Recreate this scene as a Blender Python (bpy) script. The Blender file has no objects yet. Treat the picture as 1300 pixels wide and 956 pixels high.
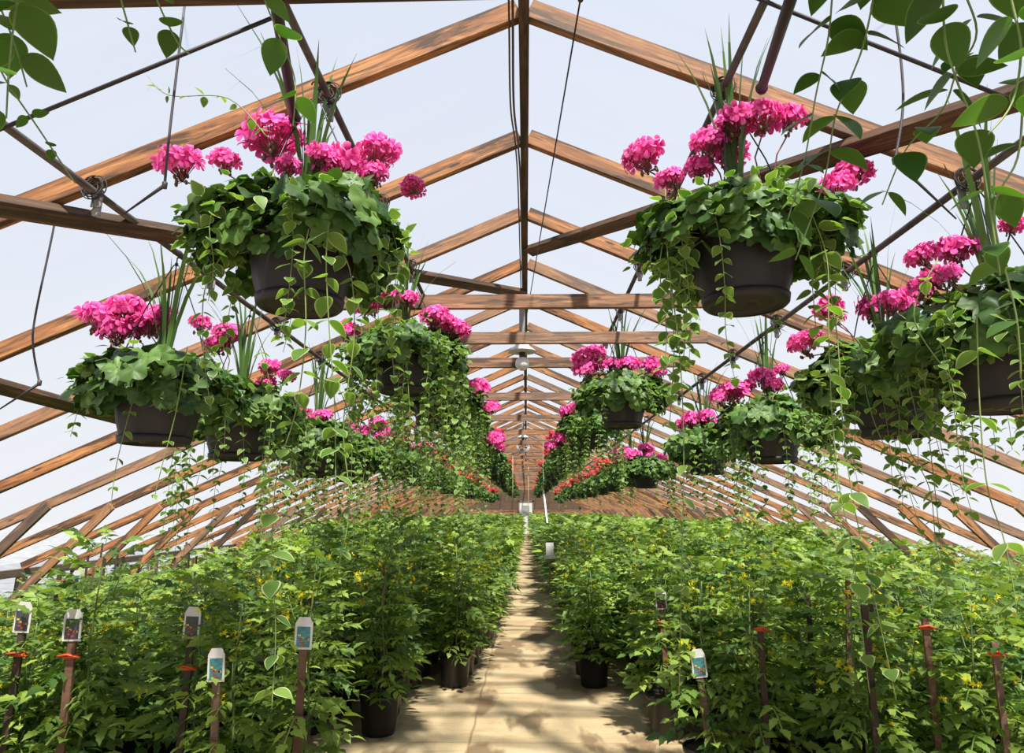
import bpy, math, random
import numpy as np
from mathutils import Vector, Matrix, Euler
R = random.Random(7)
NR = np.random.RandomState(7)
sc = bpy.context.scene
C = sc.collection
PI = math.pi

# ------------------------------------------------------------------ camera (pixel <-> direction)
F, CX, CY = 867.0, 650.0, 433.5
VX, VY = 668.0, 648.0
Yc = np.array([(VX - CX) / F, -(VY - CY) / F, 1.0]); Yc /= np.linalg.norm(Yc)
Zc = np.array([0.0, Yc[2], -Yc[1]]); Zc /= np.linalg.norm(Zc)
Xc = np.cross(Yc, Zc)
if Xc[0] < 0: Xc = -Xc
CM = np.stack([Xc, Yc, Zc], 1)           # camera (right, up, forward) = CM @ world
CMI = np.linalg.inv(CM)


def ray(px, py):
    return CMI @ np.array([(px - CX) / F, -(py - CY) / F, 1.0])


def atY(px, py, Y):
    r = ray(px, py); return Vector(r * Y / r[1])


def atX(px, py, X):
    r = ray(px, py); return Vector(r * X / r[0])


def atZ(px, py, Z):
    r = ray(px, py); return Vector(r * Z / r[2])


SL = 0.445                                # roof slope
ZR = 1.893                                # ridge top above the eye
FLOOR = -1.45


def atroof(px, py, z0):
    r = ray(px, py); return Vector(r * (z0 / (r[2] + SL * abs(r[0]))))


# ------------------------------------------------------------------ materials
def nt(name):
    m = bpy.data.materials.new(name); m.use_nodes = True
    t = m.node_tree; t.nodes.clear()
    out = t.nodes.new('ShaderNodeOutputMaterial')
    return m, t, out


def N(t, kind, **kw):
    n = t.nodes.new(kind)
    for k, v in kw.items():
        if k.startswith('i_'):
            n.inputs[k[2:].replace('_', ' ')].default_value = v
        else:
            setattr(n, k, v)
    return n


def mixc(t, fac, a, b, mode='MIX'):
    n = t.nodes.new('ShaderNodeMix'); n.data_type = 'RGBA'; n.blend_type = mode
    for sock, val in ((n.inputs[0], fac), (n.inputs[6], a), (n.inputs[7], b)):
        if hasattr(val, 'is_output') or isinstance(val, bpy.types.NodeSocket):
            t.links.new(val, sock)
        elif isinstance(val, (int, float)):
            sock.default_value = val
        else:
            sock.default_value = (*val, 1)
    return n.outputs[2]


def ramp(t, fac, stops):
    n = t.nodes.new('ShaderNodeValToRGB'); t.links.new(fac, n.inputs[0])
    cr = n.color_ramp
    while len(cr.elements) < len(stops): cr.elements.new(0.5)
    for e, (p, c) in zip(cr.elements, stops):
        e.position = p; e.color = (*c, 1) if len(c) == 3 else c
    return n.outputs[0]


def coords(t, scale, kind='Object', offs=None):
    tc = t.nodes.new('ShaderNodeTexCoord'); mp = t.nodes.new('ShaderNodeMapping')
    mp.inputs['Scale'].default_value = scale
    t.links.new(tc.outputs[kind], mp.inputs[0])
    if offs is not None: t.links.new(offs, mp.inputs['Location'])
    return mp.outputs[0]


def rnd_offset(t):
    oi = t.nodes.new('ShaderNodeObjectInfo')
    m = t.nodes.new('ShaderNodeVectorMath'); m.operation = 'SCALE'
    cb = t.nodes.new('ShaderNodeCombineXYZ')
    for i in range(3): t.links.new(oi.outputs['Random'], cb.inputs[i])
    t.links.new(cb.outputs[0], m.inputs[0]); m.inputs['Scale'].default_value = 37.0
    return m.outputs[0], oi.outputs['Random']


def noise(t, vec, scale, detail=4, rough=0.55, dist=0.0):
    n = N(t, 'ShaderNodeTexNoise'); t.links.new(vec, n.inputs['Vector'])
    n.inputs['Scale'].default_value = scale; n.inputs['Detail'].default_value = detail
    n.inputs['Roughness'].default_value = rough; n.inputs['Distortion'].default_value = dist
    return n.outputs['Fac']


KA = 0.66            # overall reflectance level of everything in the house


def dim(c, k=None):
    return tuple(x * (KA if k is None else k) for x in c)


def wood(name, base, mid, dark, grey=0.25):
    base, mid, dark = dim(base, .72), dim(mid, .70), dim(dark)
    m, t, out = nt(name)
    off, rnd = rnd_offset(t)
    v1 = coords(t, (1.6, 30, 30), offs=off)
    v2 = coords(t, (1.3, 9, 9), offs=off)
    v3 = coords(t, (1.1, 11, 11), offs=off)
    grain = noise(t, v1, 3.0, 5, 0.6, 0.8)
    broad = noise(t, v2, 1.6, 4, 0.6, 1.2)
    stain = noise(t, v3, 1.7, 5, 0.65, 0.6)
    c = ramp(t, grain, [(0.34, tuple(x * .75 for x in mid)), (0.50, base), (0.68, tuple(min(1, x * 1.4) for x in base))])
    c = mixc(t, ramp(t, broad, [(0.42, (0, 0, 0)), (0.60, (1, 1, 1))]), c, tuple(x * 1.0 for x in mid))
    c = mixc(t, ramp(t, stain, [(0.48, (0, 0, 0)), (0.58, (0.92, 0.92, 0.92))]), c, dark)
    # water stain that follows the upper edge of the board
    tcz = t.nodes.new('ShaderNodeTexCoord'); sz = t.nodes.new('ShaderNodeSeparateXYZ'); t.links.new(tcz.outputs['Object'], sz.inputs[0])
    zz = N(t, 'ShaderNodeMath', operation='MULTIPLY_ADD'); t.links.new(stain, zz.inputs[0]); zz.inputs[1].default_value = 0.11; t.links.new(sz.outputs[2], zz.inputs[2])
    c = mixc(t, ramp(t, zz.outputs[0], [(0.080, (0, 0, 0)), (0.092, (0.85, 0.85, 0.85))]), c, tuple(x * 1.5 for x in dark))
    # weathered grey boards
    g = ramp(t, grain, [(0.3, (0.11, 0.078, 0.058)), (0.7, (0.27, 0.205, 0.16))])
    gm = N(t, 'ShaderNodeMath', operation='POWER'); t.links.new(rnd, gm.inputs[0]); gm.inputs[1].default_value = 3.0
    gs = N(t, 'ShaderNodeMath', operation='MULTIPLY'); t.links.new(gm.outputs[0], gs.inputs[0]); gs.inputs[1].default_value = grey * 2.2
    gs.use_clamp = True
    c = mixc(t, gs.outputs[0], c, g)
    # knots
    vk = coords(t, (2.6, 11, 11), offs=off)
    vo = N(t, 'ShaderNodeTexVoronoi'); t.links.new(vk, vo.inputs['Vector']); vo.inputs['Scale'].default_value = 1.2
    c = mixc(t, ramp(t, vo.outputs['Distance'], [(0.07, (0.9, 0.9, 0.9)), (0.14, (0, 0, 0))]), c, tuple(x * 0.8 for x in dark))
    b = N(t, 'ShaderNodeBsdfPrincipled'); t.links.new(c, b.inputs['Base Color']); b.inputs['Roughness'].default_value = 0.75
    bp = N(t, 'ShaderNodeBump'); bp.inputs['Strength'].default_value = 0.35; bp.inputs['Distance'].default_value = 0.004
    t.links.new(grain, bp.inputs['Height']); t.links.new(bp.outputs[0], b.inputs['Normal'])
    t.links.new(b.outputs[0], out.inputs[0])
    return m


def simple(name, col, rough=0.5, metal=0.0, var=0.0, scale=8.0, spec=0.5, emit=None):
    col = dim(col); m, t, out = nt(name)
    b = N(t, 'ShaderNodeBsdfPrincipled')
    b.inputs['Roughness'].default_value = rough; b.inputs['Metallic'].default_value = metal
    b.inputs['Specular IOR Level'].default_value = spec
    v = coords(t, (1, 1, 1))
    n = noise(t, v, scale, 4)
    c = ramp(t, n, [(0.3, tuple(x * (1 - var) for x in col)), (0.7, tuple(min(1, x * (1 + var)) for x in col))])
    t.links.new(c, b.inputs['Base Color']); t.links.new(b.outputs[0], out.inputs[0])
    return m


def leafmat(name, dark, light, edge=None, trans=0.35, rough=0.45, edge_at=(0.55, 0.8), spec=0.35, tint=(1, 1, 1)):
    """attribute 'leaf': R = random tone of the leaf, G = 0 at the midrib, 1 at the rim"""
    dark, light = dim(dark, .70), dim(light, .74); edge = dim(edge, .85) if edge else None
    m, t, out = nt(name)
    a = N(t, 'ShaderNodeAttribute', attribute_name='leaf')
    sp = N(t, 'ShaderNodeSeparateColor'); t.links.new(a.outputs['Color'], sp.inputs[0])
    c = ramp(t, sp.outputs[0], [(0.0, dark), (1.0, light)])
    if edge is not None:
        c = mixc(t, ramp(t, sp.outputs[1], [(edge_at[0], (0, 0, 0)), (edge_at[1], (1, 1, 1))]), c, edge)
    d = N(t, 'ShaderNodeBsdfPrincipled'); d.inputs['Roughness'].default_value = rough
    d.inputs['Specular IOR Level'].default_value = spec
    t.links.new(c, d.inputs['Base Color'])
    tr = N(t, 'ShaderNodeBsdfTranslucent')
    tc = mixc(t, 1.0, c, tint, 'MULTIPLY')
    t.links.new(tc, tr.inputs[0])
    mx = N(t, 'ShaderNodeMixShader'); mx.inputs[0].default_value = trans
    t.links.new(d.outputs[0], mx.inputs[1]); t.links.new(tr.outputs[0], mx.inputs[2])
    t.links.new(mx.outputs[0], out.inputs[0])
    return m


WOOD = wood('rafter_wood', (0.52, 0.225, 0.075), (0.33, 0.125, 0.038), (0.055, 0.027, 0.014), 0.30)
WOODT = wood('tie_wood', (0.40, 0.20, 0.10), (0.24, 0.105, 0.045), (0.06, 0.032, 0.018), 0.55)
WOODD = wood('dark_wood', (0.15, 0.075, 0.036), (0.085, 0.040, 0.019), (0.03, 0.016, 0.010), 0.10)
WOODP = wood('post_wood', (0.17, 0.12, 0.09), (0.12, 0.08, 0.055), (0.05, 0.035, 0.025), 0.3)
STAKE = wood('stake_wood', (0.42, 0.22, 0.11), (0.27, 0.13, 0.06), (0.10, 0.05, 0.03), 0.2)
PIPE = simple('galvanised_pipe', (0.13, 0.105, 0.10), 0.45, 0.55, 0.35, 14)
DARKM = simple('black_steel', (0.024, 0.02, 0.02), 0.6, 0.0, 0.3, 12)
TUBE = simple('grey_tube', (0.07, 0.06, 0.07), 0.5, 0.0, 0.2)
POT = simple('brown_pot_plastic', (0.018, 0.0115, 0.0105), 0.55, 0.0, 0.15, 6)
BPOT = simple('black_pot_plastic', (0.014, 0.014, 0.016), 0.4, 0.0, 0.2, 6)
SOIL = simple('soil', (0.05, 0.03, 0.02), 0.95, 0.0, 0.5, 40)
WIRE = simple('hanger_wire', (0.02, 0.02, 0.024), 0.4, 0.2)
WHITE = simple('white_plastic', (0.75, 0.74, 0.72), 0.5, 0.0, 0.06)
GREYP = simple('weathered_card', (0.35, 0.34, 0.33), 0.7, 0.0, 0.2)
TWINE = simple('twine', (0.55, 0.42, 0.18), 0.9, 0.0, 0.2)
REDC = simple('orange_clip', (0.75, 0.09, 0.02), 0.5, 0.0, 0.1)
TEAL = simple('tag_picture', (0.05, 0.22, 0.24), 0.5, 0.0, 0.5, 90)
TAGR = simple('tag_red', (0.5, 0.05, 0.06), 0.5, 0.0, 0.3, 90)
TAGY = simple('tag_yellow', (0.7, 0.5, 0.05), 0.5, 0.0, 0.3, 90)
GER = leafmat('geranium_leaf', (0.028, 0.085, 0.016), (0.15, 0.28, 0.055), trans=0.20, rough=0.5, tint=(1.1, 1.3, .5))
VIN = leafmat('vine_leaf', (0.085, 0.19, 0.035), (0.26, 0.42, 0.09), edge=(0.62, 0.72, 0.38), trans=0.42, rough=0.45, edge_at=(0.70, 0.95), tint=(1.15, 1.35, .45))
VINB = leafmat('broad_vine_leaf_backlit', (0.045, 0.12, 0.018), (0.10, 0.22, 0.035), edge=(0.20, 0.33, 0.09), trans=0.40, rough=0.45, edge_at=(0.85, 1.0), tint=(1.1, 1.3, .4))  # thin plain margin; darker greens paint in the backlit shade of the overhead leaves
VINS = simple('vine_stem', (0.25, 0.34, 0.09), 0.5, 0, 0.2)
TOM = leafmat('tomato_leaf', (0.050, 0.135, 0.028), (0.38, 0.53, 0.10), trans=0.36, rough=0.5, tint=(1.2, 1.35, .45))
TOMS = simple('tomato_stem', (0.13, 0.20, 0.05), 0.6, 0, 0.2)
SPK = leafmat('spike_leaf', (0.06, 0.16, 0.035), (0.17, 0.32, 0.07), trans=0.3, rough=0.4)
PINK = leafmat('pink_petal', (0.72, 0.014, 0.25), (1.25, 0.12, 0.56), edge=(1.15, 0.24, 0.62), trans=0.35, rough=0.6, spec=0.1, edge_at=(0.5, 1.0), tint=(1.0, 0.9, 1.0))
REDP = leafmat('red_petal', (0.62, 0.02, 0.035), (0.90, 0.10, 0.12), edge=(0.95, 0.16, 0.18), trans=0.35, rough=0.6, spec=0.1, edge_at=(0.5, 1.0))
BUD = simple('flower_bud', (0.16, 0.10, 0.05), 0.6, 0, 0.4, 60)
STALK = simple('flower_stalk', (0.22, 0.07, 0.05), 0.5, 0, 0.3)
YEL = leafmat('tomato_blossom', (0.90, 0.78, 0.03), (0.98, 0.90, 0.06), trans=0.5, rough=0.6, spec=0.1)


def floor_material():
    m, t, out = nt('aisle_concrete')
    v = coords(t, (1, 1, 1))
    a = noise(t, v, 2.0, 6, 0.6, 0.4); b_ = noise(t, coords(t, (1.4, 0.55, 1)), 1.6, 4, 0.5, 0.3)
    c = ramp(t, a, [(0.3, (0.24, 0.165, 0.075)), (0.5, (0.36, 0.27, 0.145)), (0.7, (0.42, 0.335, 0.20))])
    fine = noise(t, v, 60, 3)
    c = mixc(t, 0.25, c, ramp(t, fine, [(0.3, (0.26, 0.19, 0.10)), (0.7, (0.48, 0.40, 0.26))]))
    # wet brown patches, grime lines
    c = mixc(t, ramp(t, b_, [(0.52, (0, 0, 0)), (0.57, (0.85, 0.85, 0.85))]), c, (0.12, 0.075, 0.036))
    streak = noise(t, coords(t, (0.9, 5.0, 1)), 2.4, 5, 0.6, 0.3)
    c = mixc(t, ramp(t, streak, [(0.55, (0, 0, 0)), (0.72, (0.6, 0.6, 0.6))]), c, (0.22, 0.14, 0.065))
    # joints
    tc = t.nodes.new('ShaderNodeTexCoord'); sx = t.nodes.new('ShaderNodeSeparateXYZ'); t.links.new(tc.outputs['Object'], sx.inputs[0])
    wob = noise(t, v, 3.0, 3)
    wm = N(t, 'ShaderNodeMath', operation='MULTIPLY_ADD'); t.links.new(wob, wm.inputs[0]); wm.inputs[1].default_value = 0.05; t.links.new(sx.outputs[0], wm.inputs[2])
    d = N(t, 'ShaderNodeMath', operation='ADD'); t.links.new(wm.outputs[0], d.inputs[0]); d.inputs[1].default_value = 0.345
    ab = N(t, 'ShaderNodeMath', operation='ABSOLUTE'); t.links.new(d.outputs[0], ab.inputs[0])
    c = mixc(t, ramp(t, ab.outputs[0], [(0.004, (0.7, 0.7, 0.7)), (0.012, (0, 0, 0))]), c, (0.16, 0.09, 0.04))
    ym = N(t, 'ShaderNodeMath', operation='PINGPONG'); t.links.new(sx.outputs[1], ym.inputs[0]); ym.inputs[1].default_value = 0.61
    c = mixc(t, ramp(t, ym.outputs[0], [(0.004, (0.55, 0.55, 0.55)), (0.014, (0, 0, 0))]), c, (0.22, 0.13, 0.06))
    b = N(t, 'ShaderNodeBsdfPrincipled'); t.links.new(c, b.inputs['Base Color']); b.inputs['Roughness'].default_value = 0.85
    bp = N(t, 'ShaderNodeBump'); bp.inputs['Strength'].default_value = 0.3; bp.inputs['Distance'].default_value = 0.01
    t.links.new(a, bp.inputs['Height']); t.links.new(bp.outputs[0], b.inputs['Normal'])
    t.links.new(b.outputs[0], out.inputs[0])
    return m


def film_material(name, milk):
    m, t, out = nt(name)
    v = coords(t, (0.6, 4.0, 1.0))
    n = noise(t, v, 1.3, 4, 0.5, 0.5)
    f = N(t, 'ShaderNodeMapRange'); t.links.new(n, f.inputs[0])
    f.inputs['To Min'].default_value = milk * 0.75; f.inputs['To Max'].default_value = min(1, milk * 1.25)
    tr = N(t, 'ShaderNodeBsdfTransparent'); tr.inputs[0].default_value = (0.97, 0.975, 0.985, 1)
    tl = N(t, 'ShaderNodeBsdfTranslucent'); tl.inputs[0].default_value = (0.88, 0.89, 0.92, 1)
    mx = N(t, 'ShaderNodeMixShader'); t.links.new(f.outputs[0], mx.inputs[0])
    t.links.new(tr.outputs[0], mx.inputs[1]); t.links.new(tl.outputs[0], mx.inputs[2])
    t.links.new(mx.outputs[0], out.inputs[0])
    return m


FLOORM = floor_material()
FILM = film_material('greenhouse_film', 0.055)
FILMW = film_material('wall_film', 0.4)


# ------------------------------------------------------------------ mesh building
class MB:
    def __init__(s):
        s.v = []; s.n = 0; s.f = []; s.a = []       # f: list of (array kxM, mat)

    def add(s, v, faces, mat=0, attr=None):
        """v (n,3); faces list/array of equal-length faces"""
        v = np.asarray(v, float); fa = np.asarray(faces, int)
        s.v.append(v); s.f.append((fa + s.n, mat)); s.n += len(v)
        s.a.append(np.zeros((len(v), 4)) if attr is None else attr)

    def inst(s, tpl, Ms, mats=None, rnd=None):
        """stamp a template (v, faces-list-of-(arr,mat), g) with 4x4 matrices Ms (k,4,4)"""
        v, fl, g = tpl
        Ms = np.asarray(Ms); k = len(Ms)
        if k == 0: return
        vh = np.concatenate([v, np.ones((len(v), 1))], 1)
        P = np.einsum('kij,nj->kni', Ms, vh)[:, :, :3].reshape(-1, 3)
        att = np.zeros((k, len(v), 4)); att[:, :, 1] = g[None]; att[:, :, 3] = 1
        att[:, :, 0] = (NR.rand(k) if rnd is None else rnd)[:, None]
        base = s.n + np.arange(k)[:, None, None] * len(v)
        for fa, mat in fl:
            s.f.append(((fa[None] + base).reshape(-1, fa.shape[1]), mat))
        s.v.append(P); s.n += len(P); s.a.append(att.reshape(-1, 4))

    def box(s, x0, x1, y0, y1, z0, z1, mat=0):
        v = [(x, y, z) for x in (x0, x1) for y in (y0, y1) for z in (z0, z1)]
        s.add(v, [(0, 1, 3, 2), (4, 6, 7, 5), (0, 4, 5, 1), (2, 3, 7, 6), (0, 2, 6, 4), (1, 5, 7, 3)], mat)

    def beam(s, p, q, w, h, mat=0, up=(0, 0, 1), ch=0.0):
        """bar from p to q, w across, h along 'up'"""
        p = Vector(p); q = Vector(q); d = (q - p).normalized(); u = Vector(up)
        sd = d.cross(u).normalized(); u = sd.cross(d).normalized()
        c = min(w, h) * 0.08 if ch == 0 else ch
        prof = [(-w / 2 + c, -h / 2), (w / 2 - c, -h / 2), (w / 2, -h / 2 + c), (w / 2, h / 2 - c), (w / 2 - c, h / 2), (-w / 2 + c, h / 2), (-w / 2, h / 2 - c), (-w / 2, -h / 2 + c)]
        v = [e + sd * a + u * b for e in (p, q) for a, b in prof]
        s.add([tuple(x) for x in v], [(i, (i + 1) % 8, 8 + (i + 1) % 8, 8 + i) for i in range(8)], mat)
        s.f.append((np.array([list(range(7, -1, -1)), list(range(8, 16))]) + s.n - 16, mat))

    def tube(s, pts, r, mat=0, n=6, r1=None, caps=True):
        pts = [Vector(p) for p in pts]; m = len(pts)
        if m < 2: return
        v = []; prev = None
        for i, p in enumerate(pts):
            d = (pts[min(i + 1, m - 1)] - pts[max(i - 1, 0)])
            if d.length < 1e-9: d = Vector((0, 0, 1))
            d.normalize()
            if prev is None:
                a = d.orthogonal().normalized()
            else:
                a = (prev - d * prev.dot(d)).normalized()
            prev = a; b = d.cross(a)
            rr = r if r1 is None else r + (r1 - r) * i / (m - 1)
            for k in range(n):
                t = 2 * PI * k / n
                v.append(tuple(p + a * (rr * math.cos(t)) + b * (rr * math.sin(t))))
        f = [(i * n + k, i * n + (k + 1) % n, (i + 1) * n + (k + 1) % n, (i + 1) * n + k) for i in range(m - 1) for k in range(n)]
        s.add(v, f, mat)
        if caps and n > 2:
            s.f.append((np.array([list(range(n - 1, -1, -1)), list(range((m - 1) * n, m * n))]) + s.n - m * n, mat))

    def lathe(s, prof, n=24, mat=0, centre=(0, 0, 0), rib=0.0, ribn=24):
        v = []
        for r, z in prof:
            for k in range(n):
                t = 2 * PI * k / n
                rr = r * (1 + (rib * (1 if (k * ribn // n) % 2 else -1)))
                v.append((centre[0] + rr * math.cos(t), centre[1] + rr * math.sin(t), centre[2] + z))
        f = [(i * n + k, i * n + (k + 1) % n, (i + 1) * n + (k + 1) % n, (i + 1) * n + k) for i in range(len(prof) - 1) for k in range(n)]
        s.add(v, f, mat)

    def sphere(s, c, r, mat=0, n=10, m=7, sz=1.0):
        prof = [(max(1e-4, r * math.sin(PI * i / m)), -r * sz * math.cos(PI * i / m)) for i in range(m + 1)]
        s.lathe(prof, n, mat, c)

    def mesh(s, name, mats, smooth=True, attr=False):
        me = bpy.data.meshes.new(name)
        v = np.concatenate(s.v).astype(np.float32)
        me.vertices.add(len(v)); me.vertices.foreach_set('co', v.ravel())
        tot = np.concatenate([np.full(len(f), f.shape[1]) for f, _ in s.f])
        idx = np.concatenate([f.ravel() for f, _ in s.f])
        mi = np.concatenate([np.full(len(f), m) for f, m in s.f])
        st = np.concatenate([[0], np.cumsum(tot)[:-1]])
        me.loops.add(len(idx)); me.loops.foreach_set('vertex_index', idx.astype(np.int32))
        me.polygons.add(len(tot)); me.polygons.foreach_set('loop_start', st.astype(np.int32))
        me.polygons.foreach_set('loop_total', tot.astype(np.int32))
        me.polygons.foreach_set('material_index', mi.astype(np.int32))
        me.polygons.foreach_set('use_smooth', np.full(len(tot), smooth))
        for m in mats: me.materials.append(m)
        if attr:
            a = me.attributes.new('leaf', 'FLOAT_COLOR', 'POINT')
            a.data.foreach_set('color', np.concatenate(s.a).astype(np.float32).ravel())
        me.update(); me.validate()
        return me


def link(name, me, parent=None, loc=(0, 0, 0), rot=(0, 0, 0), scale=(1, 1, 1)):
    o = bpy.data.objects.new(name, me); C.objects.link(o)
    o.parent = parent; o.location = loc; o.rotation_euler = rot; o.scale = scale
    return o


def tag(o, label=None, cat=None, group=None, kind=None):
    if label: o['label'] = label
    if cat: o['category'] = cat
    if group: o['group'] = group
    if kind: o['kind'] = kind
    return o


def empty(name, loc, label, cat, group=None, rz=0.0):
    o = bpy.data.objects.new(name, None); C.objects.link(o); o.empty_display_size = 0.1
    o.location = loc; o.rotation_euler = (0, 0, rz)
    return tag(o, label, cat, group)


def copy_tree(o, parent=None):
    c = o.copy(); C.objects.link(c); c.parent = parent
    for ch in [x for x in o.children]: copy_tree(ch, c)
    return c


def frames(pos, nrm, roll, scale):
    """matrices whose local z = nrm, local x a direction rolled around it"""
    pos = np.asarray(pos, float); nrm = np.asarray(nrm, float)
    nrm = nrm / np.linalg.norm(nrm, axis=1, keepdims=True)
    ref = np.where(np.abs(nrm[:, 2:3]) > 0.9, np.array([[1.0, 0, 0]]), np.array([[0, 0, 1.0]]))
    x = np.cross(ref, nrm); x /= np.linalg.norm(x, axis=1, keepdims=True)
    y = np.cross(nrm, x)
    roll = np.asarray(roll)[:, None]
    x2 = x * np.cos(roll) + y * np.sin(roll); y2 = np.cross(nrm, x2)
    M = np.zeros((len(pos), 4, 4)); sc_ = np.asarray(scale)[:, None]
    M[:, :3, 0] = x2 * sc_; M[:, :3, 1] = y2 * sc_; M[:, :3, 2] = nrm * sc_; M[:, :3, 3] = pos; M[:, 3, 3] = 1
    return M


def frames_xn(pos, xdir, nrm, scale):
    """local x = xdir (leaf length), z ~ nrm"""
    pos = np.asarray(pos, float); x = np.asarray(xdir, float); n = np.asarray(nrm, float)
    x = x / np.linalg.norm(x, axis=1, keepdims=True)
    n = n - x * (n * x).sum(1, keepdims=True) + 1e-6; n /= np.linalg.norm(n, axis=1, keepdims=True)
    y = np.cross(n, x)
    M = np.zeros((len(pos), 4, 4)); s_ = np.asarray(scale)[:, None]
    M[:, :3, 0] = x * s_; M[:, :3, 1] = y * s_; M[:, :3, 2] = n * s_; M[:, :3, 3] = pos; M[:, 3, 3] = 1
    return M


# ------------------------------------------------------------------ leaf templates (unit length along +x)
def tpl_vinca(droop=0.18, fold=0.12, fine=False):
    rows = [(0.0, 0.012), (0.06, 0.20), (0.22, 0.36), (0.42, 0.385), (0.70, 0.235), (0.88, 0.115), (1.0, 0.0)]
    if fine: rows = [(0, .01)] + [(x, 0.395 * math.sin(PI * x ** 0.72) ** 0.80 * (1 - .12 * x)) for x in (.02, .06, .12, .2, .3, .42, .54, .66, .77, .86, .93, .975)] + [(1.02, 0.0)]
    v = []; g = []
    for x, w in rows:
        z = -droop * x * x
        for k, gg in ((-1, 1), (-0.72, 0.62), (0, 0), (0.72, 0.62), (1, 1)):
            v.append((x, w * k, z + fold * abs(k) * w * 2 - 0.10 * (abs(k) ** 3) * w)); g.append(gg if 0 < x < 1 else 1)
    f = [(r * 5 + c, r * 5 + c + 1, r * 5 + c + 6, r * 5 + c + 5) for r in range(len(rows) - 1) for c in range(4)]
    f = [(a, d, c_, b) for a, b, c_, d in f]
    return np.array(v), [(np.array(f), 0)], np.array(g, float)


def tpl_geranium(seed):
    rr = random.Random(seed)
    n = 22; v = [(0, 0, -0.10)]; g = [0.0]
    for ring, rad in ((1, 0.5), (2, 1.0)):
        for k in range(n):
            t = 2 * PI * k / n
            lob = 1 + (0.05 * math.cos(t * 5.5) + 0.065 * (1 if k % 2 else -1)) * (ring - 1)
            if abs(t - PI) < 0.22: lob *= 0.45 if ring == 2 else 0.7
            r = rad * lob
            z = 0.10 * rad * rad + (0.13 * math.sin(t * 5 + seed) + 0.08 * rr.uniform(-1, 1)) * rad ** 2 - (0.22 * rad * rad if ring == 2 else 0)
            v.append((r * math.cos(t), r * math.sin(t), z)); g.append(rad)
    f3 = [(0, 1 + k, 1 + (k + 1) % n) for k in range(n)]
    f4 = [(1 + k, 1 + n + k, 1 + n + (k + 1) % n, 1 + (k + 1) % n) for k in range(n)]
    return np.array(v), [(np.array(f3), 0), (np.array(f4), 0)], np.array(g)


def tomato_leaflet(fine=True):
    if fine:
        rows = [(0, 0.02), (0.14, 0.24), (0.27, 0.20), (0.40, 0.33), (0.55, 0.22), (0.68, 0.22), (0.80, 0.10), (1.0, 0.0)]
    else:
        rows = [(0, 0.02), (0.3, 0.28), (1.0, 0.0)]
    v = []; g = []
    for x, w in rows:
        z = -0.28 * x * x + 0.05 * x
        for k in (-1, 0, 1):
            v.append((x, w * k, z + 0.22 * abs(k) * w)); g.append(abs(k) * 0.8)
    f = [(r * 3 + c, (r + 1) * 3 + c, (r + 1) * 3 + c + 1, r * 3 + c + 1) for r in range(len(rows) - 1) for c in range(2)]
    return np.array(v), np.array(f), np.array(g)


def tpl_tomato(seed, fine=True):
    """compound leaf, unit length along x"""
    rr = random.Random(seed); lv, lf, lg = tomato_leaflet(fine)
    V = []; Fq = []; G = []; n = 0
    spots = [(1.0, 0, 0.34), (0.78, 1, 0.30), (0.78, -1, 0.30), (0.52, 1, 0.34), (0.52, -1, 0.34), (0.28, 1, 0.24), (0.28, -1, 0.24), (0.65, 1, 0.13), (0.65, -1, 0.13)]
    if not fine: spots = spots[:5]
    for x, sd, L in spots:
        L *= rr.uniform(0.85, 1.2) * (1 if fine else 1.35)
        ang = sd * rr.uniform(0.9, 1.25) if sd else rr.uniform(-.2, .2)
        z0 = -0.42 * x ** 2.2 + 0.16 * x
        pitch = rr.uniform(-0.15, 0.55)
        M = Matrix.Translation((x * 0.72, sd * 0.03, z0)) @ Matrix.Rotation(ang, 4, 'Z') @ Matrix.Rotation(pitch, 4, 'Y') @ Matrix.Rotation(rr.uniform(-.45, .45), 4, 'X')
        A = np.array(M)
        P = (np.concatenate([lv * L, np.ones((len(lv), 1))], 1) @ A.T)[:, :3]
        V.append(P); Fq.append(lf + n); G.append(lg); n += len(P)
    # rachis
    pts = [(0.72 * x, 0, -0.42 * x ** 2.2 + 0.16 * x) for x in (0, 0.25, 0.5, 0.75, 1.0)]
    w = 0.012
    rv = []
    for p in pts: rv += [(p[0], -w, p[2]), (p[0], w, p[2] + 0.004)]
    V.append(np.array(rv)); G.append(np.zeros(len(rv)))
    Fq.append(np.array([(2 * i, 2 * i + 2, 2 * i + 3, 2 * i + 1) for i in range(4)]) + n)
    return np.concatenate(V), [(np.concatenate(Fq), 0)], np.concatenate(G)


def tpl_floret():
    v = []; g = []; f = []
    for k in range(5):
        a = 2 * PI * k / 5; b = len(v)
        for r, w, z in ((0.08, 0.05, 0.0), (0.55, 0.30, 0.16), (0.92, 0.36, 0.14), (1.08, 0.16, 0.06)):
            for sd in (-1, 1):
                x, y = r, w * sd
                v.append((x * math.cos(a) - y * math.sin(a), x * math.sin(a) + y * math.cos(a), z + 0.02 * k)); g.append(min(1, r))
        for i in range(3): f.append((b + 2 * i, b + 2 * i + 2, b + 2 * i + 3, b + 2 * i + 1))
    return np.array(v), [(np.array(f), 0)], np.array(g)


def tpl_star():
    v = [(0, 0, 0)]; g = [0]
    for k in range(10):
        r = 1.0 if k % 2 == 0 else 0.4; a = PI * k / 5
        v.append((r * math.cos(a), r * math.sin(a), -0.3 if k % 2 == 0 else 0.0)); g.append(r)
    return np.array(v), [(np.array([(0, 1 + k, 1 + (k + 1) % 10) for k in range(10)]), 0)], np.array(g, float)


T_VIN = tpl_vinca(); T_VINW = tpl_vinca(fine=True)
T_GER = [tpl_geranium(i) for i in range(3)]
T_TOM = [tpl_tomato(i) for i in range(4)]; T_TOML = [tpl_tomato(i, False) for i in range(4)]
T_FLO = tpl_floret(); T_STAR = tpl_star()


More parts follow.
